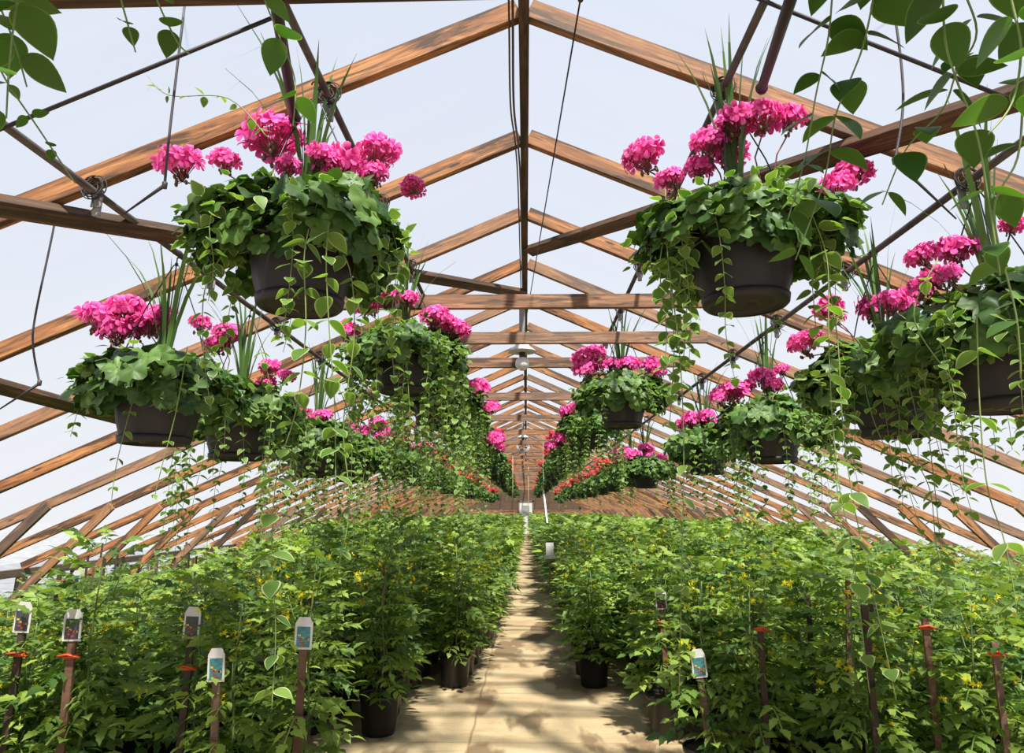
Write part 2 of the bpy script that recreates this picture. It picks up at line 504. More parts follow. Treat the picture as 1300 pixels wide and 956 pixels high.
def unit(n): return n / np.linalg.norm(n, axis=1, keepdims=True)


# ------------------------------------------------------------------ vines
def catmull(P, per=6):
    P = [Vector(p) for p in P]; out = []
    for i in range(len(P) - 1):
        p0 = P[max(i - 1, 0)]; p1 = P[i]; p2 = P[i + 1]; p3 = P[min(i + 2, len(P) - 1)]
        for k in range(per):
            t = k / per
            out.append(0.5 * ((2 * p1) + (p2 - p0) * t + (2 * p0 - 5 * p1 + 4 * p2 - p3) * t * t + (3 * p1 - p0 - 3 * p2 + p3) * t ** 3))
    out.append(P[-1]); return out


def vine_mesh(pts, leaf=0.05, gap=0.05, seed=0, taper=0.5, r=0.0017, skip=0.0, mat=None):
    rr = random.Random(seed)
    P = catmull(pts); mb = MB(); mb.tube(P, r, 1, 5, r1=r * 0.6)
    pos = []; xd = []; nn = []; ss = []
    L = [0]
    for a, b in zip(P, P[1:]): L.append(L[-1] + (b - a).length)
    tot = L[-1]; d = gap * 0.6; i = 0; rot = rr.uniform(0, PI)
    while d < tot:
        while i < len(L) - 2 and L[i + 1] < d: i += 1
        t = (d - L[i]) / max(1e-6, L[i + 1] - L[i]); p = P[i].lerp(P[i + 1], t); dr = (P[i + 1] - P[i]).normalized()
        rot += PI / 2 + rr.uniform(-.5, .5)
        a = dr.orthogonal().normalized(); b = dr.cross(a)
        size = leaf * (1 - taper * (d / tot)) * rr.uniform(0.75, 1.15)
        for s_ in (0, PI):
            if rr.random() < skip: continue
            out = a * math.cos(rot + s_) + b * math.sin(rot + s_)
            x = (out * 1.0 + dr * rr.uniform(-0.1, 0.5) + Vector((0, 0, -0.25))).normalized()
            nrm = (Vector((0, 0, 1)) + out * rr.uniform(-0.1, 0.9) - dr * 0.3 + Vector((rr.uniform(-.4, .4), rr.uniform(-.4, .4), 0)))
            pos.append(tuple(p + x * 0.004)); xd.append(tuple(x)); nn.append(tuple(nrm)); ss.append(size)
        d += gap * rr.uniform(0.75, 1.3)
    if pos: mb.inst(T_VINW if mat is not None else T_VIN, frames_xn(pos, xd, nn, ss))
    return mb.mesh('trailing_vine', [mat or VIN, VINS], True, True)


def vine_local(L, seed):
    rr = random.Random(seed)
    out = rr.uniform(0.05, 0.12); pts = [(-0.10, 0, 0.04), (0, 0, 0.03), (out * .8, 0, 0.0)]
    z = 0; x = out; y = 0; k = max(2, int(L / 0.12))
    for i in range(1, k + 1):
        x += rr.uniform(-.018, .018); y += rr.uniform(-.02, .02)
        pts.append((x, y, -L * i / k))
    return pts


VPOOL = []
for i, L in enumerate((0.16, 0.22, 0.30, 0.36, 0.45, 0.55, 0.68, 0.82, 1.0, 1.15)):
    VPOOL.append((L, [vine_mesh(vine_local(L, 50 + i * 3 + j), 0.058 if L < .5 else 0.052, 0.038 if L < .7 else 0.052, 90 + i * 3 + j, 0.4) for j in range(2)]))


# ------------------------------------------------------------------ geranium pieces
def ger_foliage(seed, n=360):
    rr = np.random.RandomState(seed); mb = MB()
    u = rr.rand(n); th = rr.rand(n) * 2 * PI
    el = np.arcsin(np.clip(u * 1.5 - 0.5, -0.5, 1))
    rad = 1 - 0.45 * rr.rand(n) ** 2.2
    lump = 1 + 0.14 * np.sin(th * 3 + seed) + 0.08 * np.sin(th * 5 + 2 * seed)
    x = 0.335 * np.cos(el) * np.cos(th) * rad * lump; y = 0.335 * np.cos(el) * np.sin(th) * rad * lump
    z = -0.005 + np.where(el > 0, 0.160, 0.19) * np.sin(el) * rad * (1 + .15 * np.sin(th * 4))
    low = el < 0.1
    r0 = np.hypot(x, y); k = np.where(low & (r0 < 0.205), 0.205 / np.maximum(r0, 1e-3), 1); x *= k; y *= k
    nrm = unit(np.stack([np.cos(el) * np.cos(th) * 0.8, np.cos(el) * np.sin(th) * 0.8, np.sin(el) + 0.55], 1)) + rr.normal(0, 0.33, (n, 3))
    s = rr.uniform(0.034, 0.060, n)
    M = frames(np.stack([x, y, z], 1), nrm, rr.rand(n) * 6.28, s)
    for j in range(3): mb.inst(T_GER[j], M[j::3])
    for i in range(0, n, 3):
        p = Vector((x[i], y[i], z[i])); mb.tube([(p.x * .25, p.y * .25, 0.0), (p.x * .7, p.y * .7, z[i] * .75), p], 0.0022, 1, 4)
    return mb.mesh('geranium_foliage', [GER, VINS], True, True)


GFOL = [ger_foliage(i) for i in range(4)]


def vin_top(seed, n=150):
    """short vinca growth spilling between the geraniums"""
    rr = np.random.RandomState(seed + 40); mb = MB()
    th = rr.rand(n) * 2 * PI; r = 0.16 + 0.22 * rr.rand(n); z = 0.12 - 0.70 * (r - 0.16) + rr.normal(0, .035, n)
    x = r * np.cos(th); y = r * np.sin(th)
    xd = np.stack([np.cos(th), np.sin(th), rr.uniform(-.7, .5, n)], 1) + rr.normal(0, .45, (n, 3))
    nn = np.stack([np.cos(th) * .4, np.sin(th) * .4, np.ones(n)], 1) + rr.normal(0, .3, (n, 3))
    mb.inst(T_VIN, frames_xn(np.stack([x, y, z], 1), xd, nn, rr.uniform(.03, .055, n)))
    return mb.mesh('vine_foliage', [VIN, VINS], True, True)


VTOP = [vin_top(i) for i in range(3)]


def head_mesh(seed, mat, n=30):
    """flower head, radius 1 about the origin"""
    rr = np.random.RandomState(seed); mb = MB()
    i = np.arange(n) + 0.5; ph = np.arccos(1 - 1.08 * i / n); th = PI * (1 + 5 ** 0.5) * i
    d = np.stack([np.cos(th) * np.sin(ph), np.sin(th) * np.sin(ph), np.cos(ph)], 1)
    rad = rr.uniform(0.78, 1.04, n)
    pos = d * rad[:, None] * np.array([1, 1, 0.62])
    M = frames(pos, d + rr.normal(0, .45, (n, 3)), rr.rand(n) * 6.28, rr.uniform(.40, .54, n))
    mb.inst(T_FLO, M)
    base = Vector((0, 0, -0.85))
    for k in range(0, n): mb.tube([base, Vector(pos[k]) * 0.97], 0.020, 1, 3, caps=False)
    for k in range(9):
        a = rr.rand() * 6.28; q = Vector((math.cos(a) * .38, math.sin(a) * .38, -0.55 - rr.rand() * .5)); mb.tube([base, q], .02, 1, 4)
        mb.sphere(tuple(q), 0.085, 2, 6, 5, 1.5)
    return mb.mesh('flower_head', [mat, STALK, BUD], True, True)


HPINK = [head_mesh(i, PINK) for i in range(4)]; HRED = [head_mesh(i + 9, REDP, 30) for i in range(2)]
mb = MB(); mb.tube([(0, 0, 0), (0.03, 0, 0.35), (0.0, 0.02, 0.7), (0, 0, 1)], 0.0028, 0, 5)
STALKM = mb.mesh('flower_stalk', [STALK])


def spike_mesh(seed, n=14, H=0.86):
    rr = random.Random(seed); v = []; f = []; at = []; mb = MB()
    for i in range(n):
        a = rr.uniform(0, 6.28); L = H * rr.uniform(0.55, 1.05); lean = rr.uniform(0.02, 0.24) * L; w = rr.uniform(.008, .0125)
        if i % 4 == 0: lean *= 1.9
        vv = []; aa = []; rnd = rr.random(); sx, sy = -math.sin(a), math.cos(a)
        for k in range(7):
            t = k / 6; r = 0.015 + lean * t ** 2.2; z = L * (t - 0.10 * t ** 3); ww = w * (1 - t ** 3) * (0.6 + t * 0.8 if t < .5 else 1) + 0.0002
            for q in (-1, 0, 1):
                vv.append((r * math.cos(a) + sx * ww * q, r * math.sin(a) + sy * ww * q, z + (0.0 if q else -0.002))); aa.append((rnd, abs(q), 0, 1))
        mb.add(vv, [(k * 3 + c, k * 3 + c + 1, k * 3 + c + 4, k * 3 + c + 3) for k in range(6) for c in range(2)], 0, np.array(aa))
    return mb.mesh('spike_leaves', [SPK], True, True)


SPIKE = [spike_mesh(i) for i in range(3)]

# pot (rim radius .175, origin at base)
PR, PH = 0.180, 0.235
mb = MB()
mb.lathe([(0.122, 0.0), (0.130, 0.008), (0.134, 0.03), (0.150, 0.08), (0.163, 0.145), (0.170, PH - 0.035)], 72, 0, rib=0.011, ribn=18)
mb.lathe([(0.170, PH - 0.035), (0.178, PH - 0.033), (PR, PH - 0.005), (PR - .002, PH), (0.168, PH), (0.164, PH - 0.03)], 72, 0)
mb.lathe([(0.164, PH - 0.03), (0.001, PH - 0.02)], 36, 1)
mb.lathe([(0.122, 0.0), (0.114, 0.0), (0.114, 0.010), (0.06, 0.012), (0.055, 0.004), (0.036, 0.004), (0.034, 0.02), (0.001, 0.02)], 48, 0)
POTM = mb.mesh('pot', [POT, SOIL])
mb = MB(); mb.lathe([(0.118, 0.001), (0.130, 0.002), (0.138, 0.010), (0.142, 0.032), (0.136, 0.034), (0.128, 0.012), (0.118, 0.008)], 48, 0)
SAUCM = mb.mesh('saucer', [POT])


def hanger_mesh(h):
    m_ = MB()
    m_.tube([(PR, 0, PH - .01), (PR * 1.0, 0, PH + .10), (PR * .62, 0, PH + h * .55), (0.012, 0, PH + h - .03), (0, 0, PH + h - .02)], 0.0026, 0, 6)
    return m_.mesh('hanger_wire', [WIRE])


def hook_mesh():
    m_ = MB(); r = 0.018
    m_.tube([(0, 0, -0.05), (0, 0, -0.015)] + [(r * math.cos(a) , 0, r * math.sin(a) + 0.002) for a in [(-PI / 2) + k * PI / 8 for k in range(0, 13)]], 0.003, 0, 6)
    m_.lathe([(0.001, -0.055), (0.007, -0.052), (0.007, -0.040), (0.001, -0.037)], 10, 0)
    return m_.mesh('hook', [WIRE])


HOOKM = hook_mesh(); HANG = {}


def basket(x, y, z, pipe_z, label, group, heads, nv, vrange, seed, mats=HPINK, scale=1.0, detail=True, spike=True, longv=(), phase=0.0, vt=1):
    """x,y,z = centre of the pot's base"""
    rr = random.Random(seed)
    t = empty('hanging_basket', (x, y, z), label, 'hanging basket', group)
    t.rotation_euler = (0, 0, 0)
    s = scale
    link('pot', POTM, t, scale=(s, s, s), rot=(0, 0, rr.uniform(0, 6)))
    if detail: link('saucer', SAUCM, t, loc=(0, 0, -0.004), scale=(s, s, s))
    h = round((pipe_z - z) / s - PH - 0.03, 2)
    if h not in HANG: HANG[h] = hanger_mesh(h)
    for k in range(3): link('hanger_wire', HANG[h], t, rot=(0, 0, phase + k * 2 * PI / 3), scale=(s, s, s))
    link('hook', HOOKM, t, loc=(0, 0, pipe_z - z - 0.006), rot=(0, 0, 0.2))
    zt = PH * s
    fo = link('geranium_foliage', GFOL[seed % 4], t, loc=(0, 0, zt), rot=(0, 0, rr.uniform(0, 6.28)), scale=(s, s, s * rr.uniform(.9, 1.1)))
    for j in range(vt): link('vine_foliage', VTOP[(seed + j) % 3], t, loc=(0, 0, zt), rot=(0, 0, rr.uniform(0, 6.28)), scale=(s, s, s))
    if spike: link('spike_leaves', SPIKE[seed % 3], t, loc=(0, 0, zt), rot=(0, 0, rr.uniform(0, 6.28)), scale=(s, s, s))
    for hd in heads:
        hx, hy, hz, hr = hd
        o = link('flower_head', mats[rr.randrange(len(mats))], t, loc=(hx, hy, hz), rot=(rr.uniform(-.25, .25) + hy * -.4, rr.uniform(-.2, .2) + hx * .8, rr.uniform(0, 6)), scale=(hr, hr, hr))
        # stalk runs from the foliage up to the head, as a sub-part
        base = Vector((hx * 0.45, hy * 0.45, min(zt + 0.08, hz - 0.10))); top = o.matrix_basis @ Vector((0, 0, -0.85))
        d = top - base
        W = Matrix.Translation(base) @ d.to_track_quat('Z', 'Y').to_matrix().to_4x4() @ Matrix.Diagonal((1, 1, d.length, 1))
        so = link('flower_stalk', STALKM, o); so.matrix_basis = o.matrix_basis.inverted() @ W
    for k in range(nv):
        L = rr.uniform(*vrange) if rr.random() < .75 else vrange[1] * rr.uniform(0.9, 1.5)
        cand = min(VPOOL, key=lambda q: abs(q[0] - L)); me = cand[1][rr.randrange(2)]
        a = 2 * PI * (k + rr.uniform(-.4, .4)) / nv
        rr_ = (PR + rr.uniform(0.0, 0.10)) * s
        link('trailing_vine', me, t, loc=(rr_ * math.cos(a), rr_ * math.sin(a), zt + rr.uniform(-.01, .04)), rot=(0, 0, a), scale=(s, s, s * L / cand[0] if abs(L / cand[0] - 1) < .3 else s))
    for k, (pts, leaf, gap) in enumerate(longv):
        loc = [Vector(p) - Vector((x, y, z)) for p in pts]; leaf *= 1.22 if seed in (20, 21) else 1.12
        link('trailing_vine', vine_mesh(loc, leaf, gap, seed * 10 + k, 0.3, 0.0021, 0.12, VINB if seed in (20, 21) else VIN), t)
    return t


def rand_heads(rr, n, s=1.0, rad=(.045, .065)):
    out = []
    for k in range(n):
        a = rr.uniform(0, 6.28); r = rr.uniform(.08, .34) * s
        out.append((r * math.cos(a), r * math.sin(a), (PH + rr.uniform(.22, .36) - r * .25) * s, rr.uniform(*rad) * s))
    return out


IPX, IPZ = 0.715, 1.468           # inner pipes
OPX, OPZ = 1.53, 1.100            # outer pipes
POTDROP = 0.775                   # pipe to pot base


def px_heads(base, L, depth_jit=0.08, seed=1):
    rr = random.Random(seed); out = []
    for px, py, dpx in L:
        Y = base[1] + rr.uniform(-depth_jit, depth_jit); p = atY(px, py, Y)
        d = (CM @ np.array(p))[2]
        out.append((p.x - base[0], p.y - base[1], p.z - base[2], 0.5 * dpx * d / F))
    return out


def V(L, Y0, Y1=None):
    """a vine path through pixels, at depths from Y0 to Y1"""
    Y1 = Y0 if Y1 is None else Y1
    return [atY(px, py, Y0 + (Y1 - Y0) * i / (len(L) - 1)) for i, (px, py) in enumerate(L)]


G_IN = 'pink geranium baskets hung over the aisle'
G_FAR = 'far red geranium baskets hung over the aisle'
specs = []
# ---- upper left
b1 = (-IPX - .02, 2.12, 0.640)
basket(*b1, IPZ, 'large brown hanging basket of pink geraniums at upper left, pale vines down its front', G_IN,
       px_heads(b1, [(228, 208, 52), (285, 205, 34), (346, 176, 66), (430, 212, 58), (481, 194, 46), (474, 222, 34), (366, 212, 30), (524, 238, 28), (410, 198, 34), (448, 246, 30)], .10, 3),
       9, (.15, .36), 1, vt=1, longv=[
           (V([(392, 290), (386, 330), (388, 420), (376, 520), (352, 600), (345, 700), (350, 800), (345, 900)], 1.80, 1.75), .062, .075),
           (V([(418, 280), (414, 330), (418, 420), (425, 520), (426, 640)], 1.80), .062, .06),
           (V([(340, 175), (290, 125), (215, 121), (187, 96)], 1.95), .035, .06),
           (V([(400, 300), (440, 330), (450, 420), (436, 540), (444, 640), (430, 720)], 1.9), .05, .07),
           (V([(300, 300), (262, 360), (258, 440), (268, 520)], 2.0), .05, .05)])
# ---- upper right
b9 = (IPX + .015, 2.18, 0.655)
basket(*b9, IPZ, 'large brown hanging basket of pink geraniums at upper right, pot base in full view', G_IN,
       px_heads(b9, [(815, 200, 50), (850, 228, 32), (900, 182, 42), (932, 155, 46), (968, 152, 48), (1000, 150, 40), (888, 214, 34), (926, 192, 44), (1083, 220, 44), (1062, 236, 40), (1034, 252, 26)], .10, 4),
       7, (.12, .36), 2, vt=2, longv=[
           (V([(1030, 270), (1050, 330), (1052, 420), (1056, 520), (1066, 620), (1082, 700), (1104, 880)], 1.95, 1.85), .066, .09),
           (V([(1040, 300), (1062, 420), (1070, 540), (1084, 640), (1106, 740), (1138, 890)], 2.0, 1.9), .060, .10),
           (V([(845, 240), (848, 330), (862, 440), (868, 560), (866, 700), (862, 880)], 2.05, 1.95), .052, .08),
           (V([(860, 250), (838, 330), (846, 420), (842, 480)], 2.05), .055, .04),
           (V([(880, 300), (852, 340), (856, 440), (850, 540)], 2.1), .055, .04),
           (V([(900, 300), (868, 330), (872, 400), (866, 470)], 2.1), .055, .04),
           (V([(1000, 230), (1020, 270), (1030, 350), (1036, 420)], 2.1), .055, .04)])


def on_inner(px, py, sgn, W=PR * 2, dz=0.12):
    p = atX(px, py, sgn * IPX); return (p.x, p.y, p.z - dz)


def on_outer(px, py, sgn, dz=0.12):
    p = atX(px, py, sgn * OPX); return (p.x, p.y, p.z - dz)


def log(n, b): print('POT', n, [round(c, 2) for c in b])


def nice(side, Y, dz=0.0):
    X, pz = (IPX, IPZ) if abs(side) == 1 else (OPX, OPZ)
    return (math.copysign(X, side), Y, pz - POTDROP + dz), pz


# outer left pair
(b2, pz) = nice(-2, 2.80, -.06)
basket(*b2, pz, 'brown basket of pink geraniums at far left with tall green spikes, beside the drip tube', None,
       px_heads(b2, [(128, 404, 44), (163, 392, 42), (150, 420, 46), (205, 400, 30), (196, 412, 36), (178, 415, 36)], .08, 5),
       4, (.12, .25), 3, vt=1, longv=[(V([(238, 440), (224, 520), (206, 590), (196, 632)], 2.45), .03, .11),
                                     (V([(215, 460), (180, 480), (150, 580), (140, 650)], 2.6), .04, .09)])
(b3, pz) = nice(-2, 3.62, -.065)
basket(*b3, pz, 'brown basket of pink geraniums behind the nearest outer left one, half hidden by vines', None,
       px_heads(b3, [(288, 424, 34), (275, 438, 30), (342, 467, 24), (364, 478, 20), (255, 412, 26), (338, 486, 22)], .08, 6),
       16, (.3, .8), 4, vt=2, longv=[(V([(330, 440), (345, 500), (342, 560), (335, 640)], 3.2), .05, .05)])
(b4, pz) = nice(-2, 5.0, -.09)
basket(*b4, pz, 'brown basket of pink geraniums third along the outer left pipe', None,
       px_heads(b4, [(381, 532, 34), (372, 540, 24), (398, 535, 22), (412, 528, 20)], .08, 7), 20, (.4, .9), 5, vt=2)
(b5, pz) = nice(-2, 6.1, -.08)
basket(*b5, pz, 'leafy basket of pink geraniums fourth along the outer left pipe', None,
       px_heads(b5, [(480, 540, 22), (466, 548, 18), (446, 545, 18)], .1, 8), 20, (.4, .9), 6, vt=2)
# inner left
(b6, pz) = nice(-1, 3.92, -.03)
basket(*b6, pz, 'brown basket of pink geraniums second along the inner left pipe, long vines spilling over it', None,
       px_heads(b6, [(466, 386, 34), (498, 376, 26), (518, 379, 24), (442, 420, 28), (552, 403, 34), (578, 418, 32), (566, 410, 26)], .08, 9),
       28, (.25, .70), 7, vt=3, longv=[(V([(560, 440), (575, 500), (580, 580), (585, 660)], 3.8), .05, .04),
                                     (V([(470, 440), (452, 520), (446, 600), (452, 680)], 3.75), .05, .06),
                                     (V([(515, 440), (520, 520), (524, 620)], 3.6), .045, .05)])
(b7, pz) = nice(-1, 5.3, -.05)
basket(*b7, pz, 'vine covered basket with pink geraniums third along the inner left pipe', None,
       px_heads(b7, [(606, 494, 32), (594, 498, 24), (624, 517, 18), (560, 470, 20)], .08, 10), 36, (.5, 1.1), 8, vt=3)
(b8, pz) = nice(-1, 7.0, 0.0)
basket(*b8, pz, 'vine covered basket with pink geraniums fourth along the inner left pipe', None,
       px_heads(b8, [(629, 556, 20), (634, 568, 14), (622, 560, 14)], .08, 11), 34, (.5, 1.1), 9, vt=3)
# inner right
(b10, pz) = nice(1, 5.05, -.10)
basket(*b10, pz, 'brown basket of pink geraniums with upright spikes, second along the inner right pipe', None,
       px_heads(b10, [(740, 454, 26), (757, 449, 26), (746, 470, 34), (776, 463, 22), (800, 462, 24), (828, 466, 28), (835, 474, 22)], .08, 12),
       10, (.1, .24), 10, vt=2)
(b11, pz) = nice(1, 7.3, -.05)
basket(*b11, pz, 'leafy basket with pink geraniums third along the inner right pipe', None,
       px_heads(b11, [(737, 518, 24), (722, 524, 22), (712, 558, 20), (700, 566, 16), (758, 530, 18)], .08, 13), 28, (.35, .75), 11, vt=3)
# outer right
(b15, pz) = nice(2, 2.15, -.02)
basket(*b15, pz, 'dark shaded basket of pink geraniums cut by the right picture edge', None,
       px_heads(b15, [(1170, 326, 36), (1212, 318, 44), (1190, 352, 36), (1172, 362, 30), (1205, 350, 30), (1284, 286, 26)], .10, 14),
       20, (.15, .5), 12, vt=2, longv=[
           (V([(1190, 330), (1160, 400), (1200, 470), (1228, 502)], 1.8), .035, .12),
           (V([(1240, 400), (1244, 520), (1254, 620), (1276, 690), (1292, 780)], 1.75), .07, .16)])
(b14, pz) = nice(2, 2.85, -.03)
basket(*b14, pz, 'large dark basket of pink geraniums second along the outer right pipe, beside the edge basket', None,
       px_heads(b14, [(1110, 392, 40), (1134, 384, 36), (1150, 388, 26), (1052, 392, 34), (1020, 437, 38), (1030, 430, 26), (1062, 404, 20), (1165, 372, 30)], .08, 15),
       22, (.2, .6), 13, vt=2, longv=[
           (V([(1092, 430), (1100, 500), (1120, 560), (1165, 640)], 2.6), .04, .10),
           (V([(1170, 470), (1180, 560), (1190, 650), (1196, 720)], 2.5), .06, .05),
           (V([(1130, 470), (1150, 560), (1180, 620), (1190, 700), (1215, 800)], 2.6), .05, .08)])
(b13, pz) = nice(2, 4.3, -.04)
basket(*b13, pz, 'brown basket of pink geraniums third along the outer right pipe', None,
       px_heads(b13, [(930, 498, 32), (915, 505, 26), (950, 490, 18), (966, 478, 28), (982, 490, 26), (992, 470, 18)], .08, 16),
       18, (.25, .7), 14, vt=2)
(b16, pz) = nice(2, 5.9, -.03)
basket(*b16, pz, 'leafy basket of pink geraniums fourth along the outer right pipe', None,
       px_heads(b16, [(880, 534, 28), (912, 540, 22), (868, 540, 20), (898, 528, 20)], .08, 17), 20, (.3, .8), 15, vt=2)
(b12, pz) = nice(2, 8.9, -.05)
basket(*b12, pz, 'small looking basket of pink geraniums fifth along the outer right pipe', None,
       px_heads(b12, [(795, 577, 22), (786, 582, 14), (820, 570, 16), (824, 578, 12), (840, 582, 14)], .08, 18), 12, (.15, .4), 16, vt=2)

# near baskets hung above the frame: their vines trail into the view
basket(-IPX - 0.05, 0.92, 1.02, IPZ, 'basket overhead at the top left corner with dangling vines of large green leaves', None, [], 3, (.12, .16), 20, spike=False, vt=0, longv=[
    (V([(60, -150), (30, -40), (14, 60), (8, 150)], .86), .078, .055),
    (V([(20, -150), (-10, -40), (20, 60), (34, 110)], .95), .075, .07),
    (V([(-20, 20), (0, 88), (50, 165), (95, 232)], 1.1), .030, .10),
    (V([(130, -150), (150, -20), (162, 30), (172, 66)], .95), .035, .07),
    (V([(175, -150), (190, -30), (222, 48), (240, 68)], 1.0), .050, .08),
    (V([(300, -150), (330, -20), (352, 40), (374, 100), (372, 160)], 1.15), .070, .11)])
basket(IPX + 0.08, 0.92, 1.02, IPZ, 'basket overhead at the top right corner with dangling vines of large green leaves', None, [], 3, (.12, .16), 21, spike=False, vt=0, longv=[
    (V([(1080, -160), (1060, -40), (1052, 45), (1036, 120), (1022, 200), (1000, 280)], 1.0, 1.2), .068, .075),
    (V([(1130, -160), (1115, -40), (1098, 50), (1080, 100), (1060, 150), (1046, 230), (1010, 330)], 1.0, 1.2), .072, .085),
    (V([(1200, -160), (1215, -40), (1240, 40), (1215, 90), (1196, 140), (1150, 190), (1120, 260)], .92, 1.2), .075, .065),
    (V([(1180, -160), (1195, -40), (1200, 50), (1214, 100), (1240, 170), (1256, 260), (1270, 350)], .92), .068, .085),
    (V([(1260, -160), (1280, -20), (1296, 60), (1285, 130), (1255, 170)], .80), .068, .055),
    (V([(1300, -160), (1312, -20), (1300, 110), (1292, 200), (1262, 270), (1290, 400), (1296, 480)], .9, 1.0), .066, .09)])

# ---- the farther rows
rr = random.Random(99)
far = []
for side, ys in ((-1, [8.6, 10.3, 12.0, 13.8, 15.6, 17.5, 19.5, 21.5, 24, 27, 30, 33, 37, 41]), (1, [9.2, 11.2, 12.9, 14.6, 16.4, 18.4, 20.5, 23, 26, 29, 32, 36, 40]),
                 (-2, [8.0, 9.7, 11.5, 13.5, 16, 19, 22.5, 26, 31]), (2, [10.0, 12.0, 14.2, 16.5, 19, 22, 26, 31])):
    for i, Y in enumerate(ys):
        b, pz = nice(side, Y, rr.uniform(-.03, .03)); red = Y > 10
        row = {-1: 'inner left', 1: 'inner right', -2: 'outer left', 2: 'outer right'}[side]
        if not red:
            lab = 'pink geranium basket far along the %s pipe, %s' % (row, {8.6: 'just before the red ones', 9.2: 'last pink one over the aisle', 8.0: 'behind the vine curtain', 9.7: 'last pink one of its row', 10.0: 'last pink one of its row'}.get(Y, 'small'))
        else:
            lab = 'distant basket of red geraniums on the %s pipe' % row
        hd = rand_heads(rr, 13 if red else 7, rad=(.06, .09))
        basket(*b, pz, lab, ('red geranium baskets in the distance on the %s pipe' % row) if red else None, hd, 9 if Y < 16 else 4, (.16, .34), 30 + i + side, mats=HRED if red else HPINK,
               detail=False, spike=Y < 14, vt=1)


# ------------------------------------------------------------------ greenhouse shell
Y0, Y1 = -2.35, 44.5
HALF = 5.5; EZ = ZR - SL * HALF            # eave
HW = 5.55
mb = MB(); mb.add([(-60, -60, -.03), (60, -60, -.03), (60, 110, -.03), (-60, 110, -.03)], [(0, 1, 2, 3)]); tag(link('ground', mb.mesh('ground', [simple('outside_gravel', (.33, .34, .36), .9, 0, .4, 3)], False), loc=(0, 0, FLOOR)), kind='structure')
mb = MB(); mb.add([(-HW, -2.35, 0), (HW, -2.35, 0), (HW, 44.5, 0), (-HW, 44.5, 0)], [(0, 1, 2, 3)]); 
o = link('floor', mb.mesh('floor', [FLOORM], False), loc=(0, 0, FLOOR)); tag(o, kind='structure')
mb = MB()
for sg in (-1, 1):
    ny, nx = 48, 4; v = []
    for i in range(ny + 1):
        for j in range(nx + 1):
            v.append((sg * (HALF + 0.05) * j / nx, Y0 + (Y1 - Y0) * i / ny, ZR + 0.012 - SL * (HALF + 0.05) * j / nx))
    mb.add(v, [(i * (nx + 1) + j, (i + 1) * (nx + 1) + j, (i + 1) * (nx + 1) + j + 1, i * (nx + 1) + j + 1) for i in range(ny) for j in range(nx)])
o = link('ceiling', mb.mesh('ceiling', [FILM], False)); tag(o, kind='structure')
for sg, nm in ((-1, 'wall_left'), (1, 'wall_right')):
    mb = MB(); x = sg * (HALF + 0.05)
    mb.add([(x, Y0, FLOOR), (x, Y1, FLOOR), (x, Y1, EZ), (x, Y0, EZ)], [(0, 1, 2, 3)])
    tag(link(nm, mb.mesh(nm, [FILMW], False)), kind='structure')
for Y, nm in ((Y0, 'wall_near'), (Y1, 'wall_far')):
    mb = MB(); h = HALF + .05
    mb.add([(-h, Y, FLOOR), (h, Y, FLOOR), (h, Y, EZ), (0, Y, ZR + .01), (-h, Y, EZ)], [(0, 1, 2, 3, 4)])
    tag(link(nm, mb.mesh(nm, [FILM if nm == 'wall_near' else WOODT], False)), kind='structure')
# end door with frame and a dark window
mb = MB(); mb.box(-.40, .40, -.03, .0, 0, 1.95); d = tag(link('door_1', mb.mesh('door_1', [WHITE], False), loc=(-.02, Y1 - .04, FLOOR)), kind='structure')
mb = MB(); mb.box(-.22, .22, -.045, -.03, 1.15, 1.75); link('door_window', mb.mesh('door_window', [GREYP], False), d)
mb = MB(); mb.box(-.50, -.41, -.06, .0, 0, 2.05); mb.box(.41, .50, -.06, .0, 0, 2.05); mb.box(-.5, .5, -.06, 0, 1.96, 2.05); link('door_frame', mb.mesh('door_frame', [WOODT], False), d)

# ridge, eave plates, wall rails
def beam_obj(name, p, q, w, h, mat, parent=None, up=(0, 0, 1)):
    """board whose local x runs along its length"""
    p = Vector(p); q = Vector(q); L = (q - p).length; m_ = MB(); m_.beam((0, 0, 0), (L, 0, 0), w, h, 0, (0, 0, 1))
    d = (q - p).normalized(); u = Vector(up); sd = u.cross(d).normalized(); u = d.cross(sd).normalized()
    me = m_.mesh(name, [mat], False)
    o = link(name, me, parent)
    o.matrix_basis = Matrix.Translation(p) @ Matrix((d, sd, u)).transposed().to_4x4()
    return o


o = beam_obj('ridge_beam', (0, Y0 + .02, ZR - .062), (0, Y1 - .02, ZR - .062), .040, .115, WOODD)
tag(o, 'dark wooden ridge beam running the whole length of the greenhouse peak', 'ridge beam')
for sg, nm in ((-1, 'left'), (1, 'right')):
    o = beam_obj('eave_plate', (sg * (HALF - .02), Y0 + .02, EZ - .10), (sg * (HALF - .02), Y1 - .02, EZ - .10), .05, .085, WOODP)
    tag(o, 'weathered wooden eave plate on top of the %s side wall' % nm, 'eave plate')
    o = beam_obj('wall_rail', (sg * (HALF + .01), Y0 + .02, EZ - .42), (sg * (HALF + .01), Y1 - .02, EZ - .42), .03, .07, WOODP)
    tag(o, 'thin wooden rail halfway up the %s side wall' % nm, 'wall rail')

# roof trusses, one thing each
S = 0.914; YA = 2.22
RL = math.hypot(HALF, HALF * SL)
ties = {2, 3, 4} | set(range(6, 60, 2))
def mk_mesh_beam(L, w, h, mat, name):
    m_ = MB(); m_.beam((0, 0, 0), (L, 0, 0), w, h, 0); return m_.mesh(name, [mat], False)


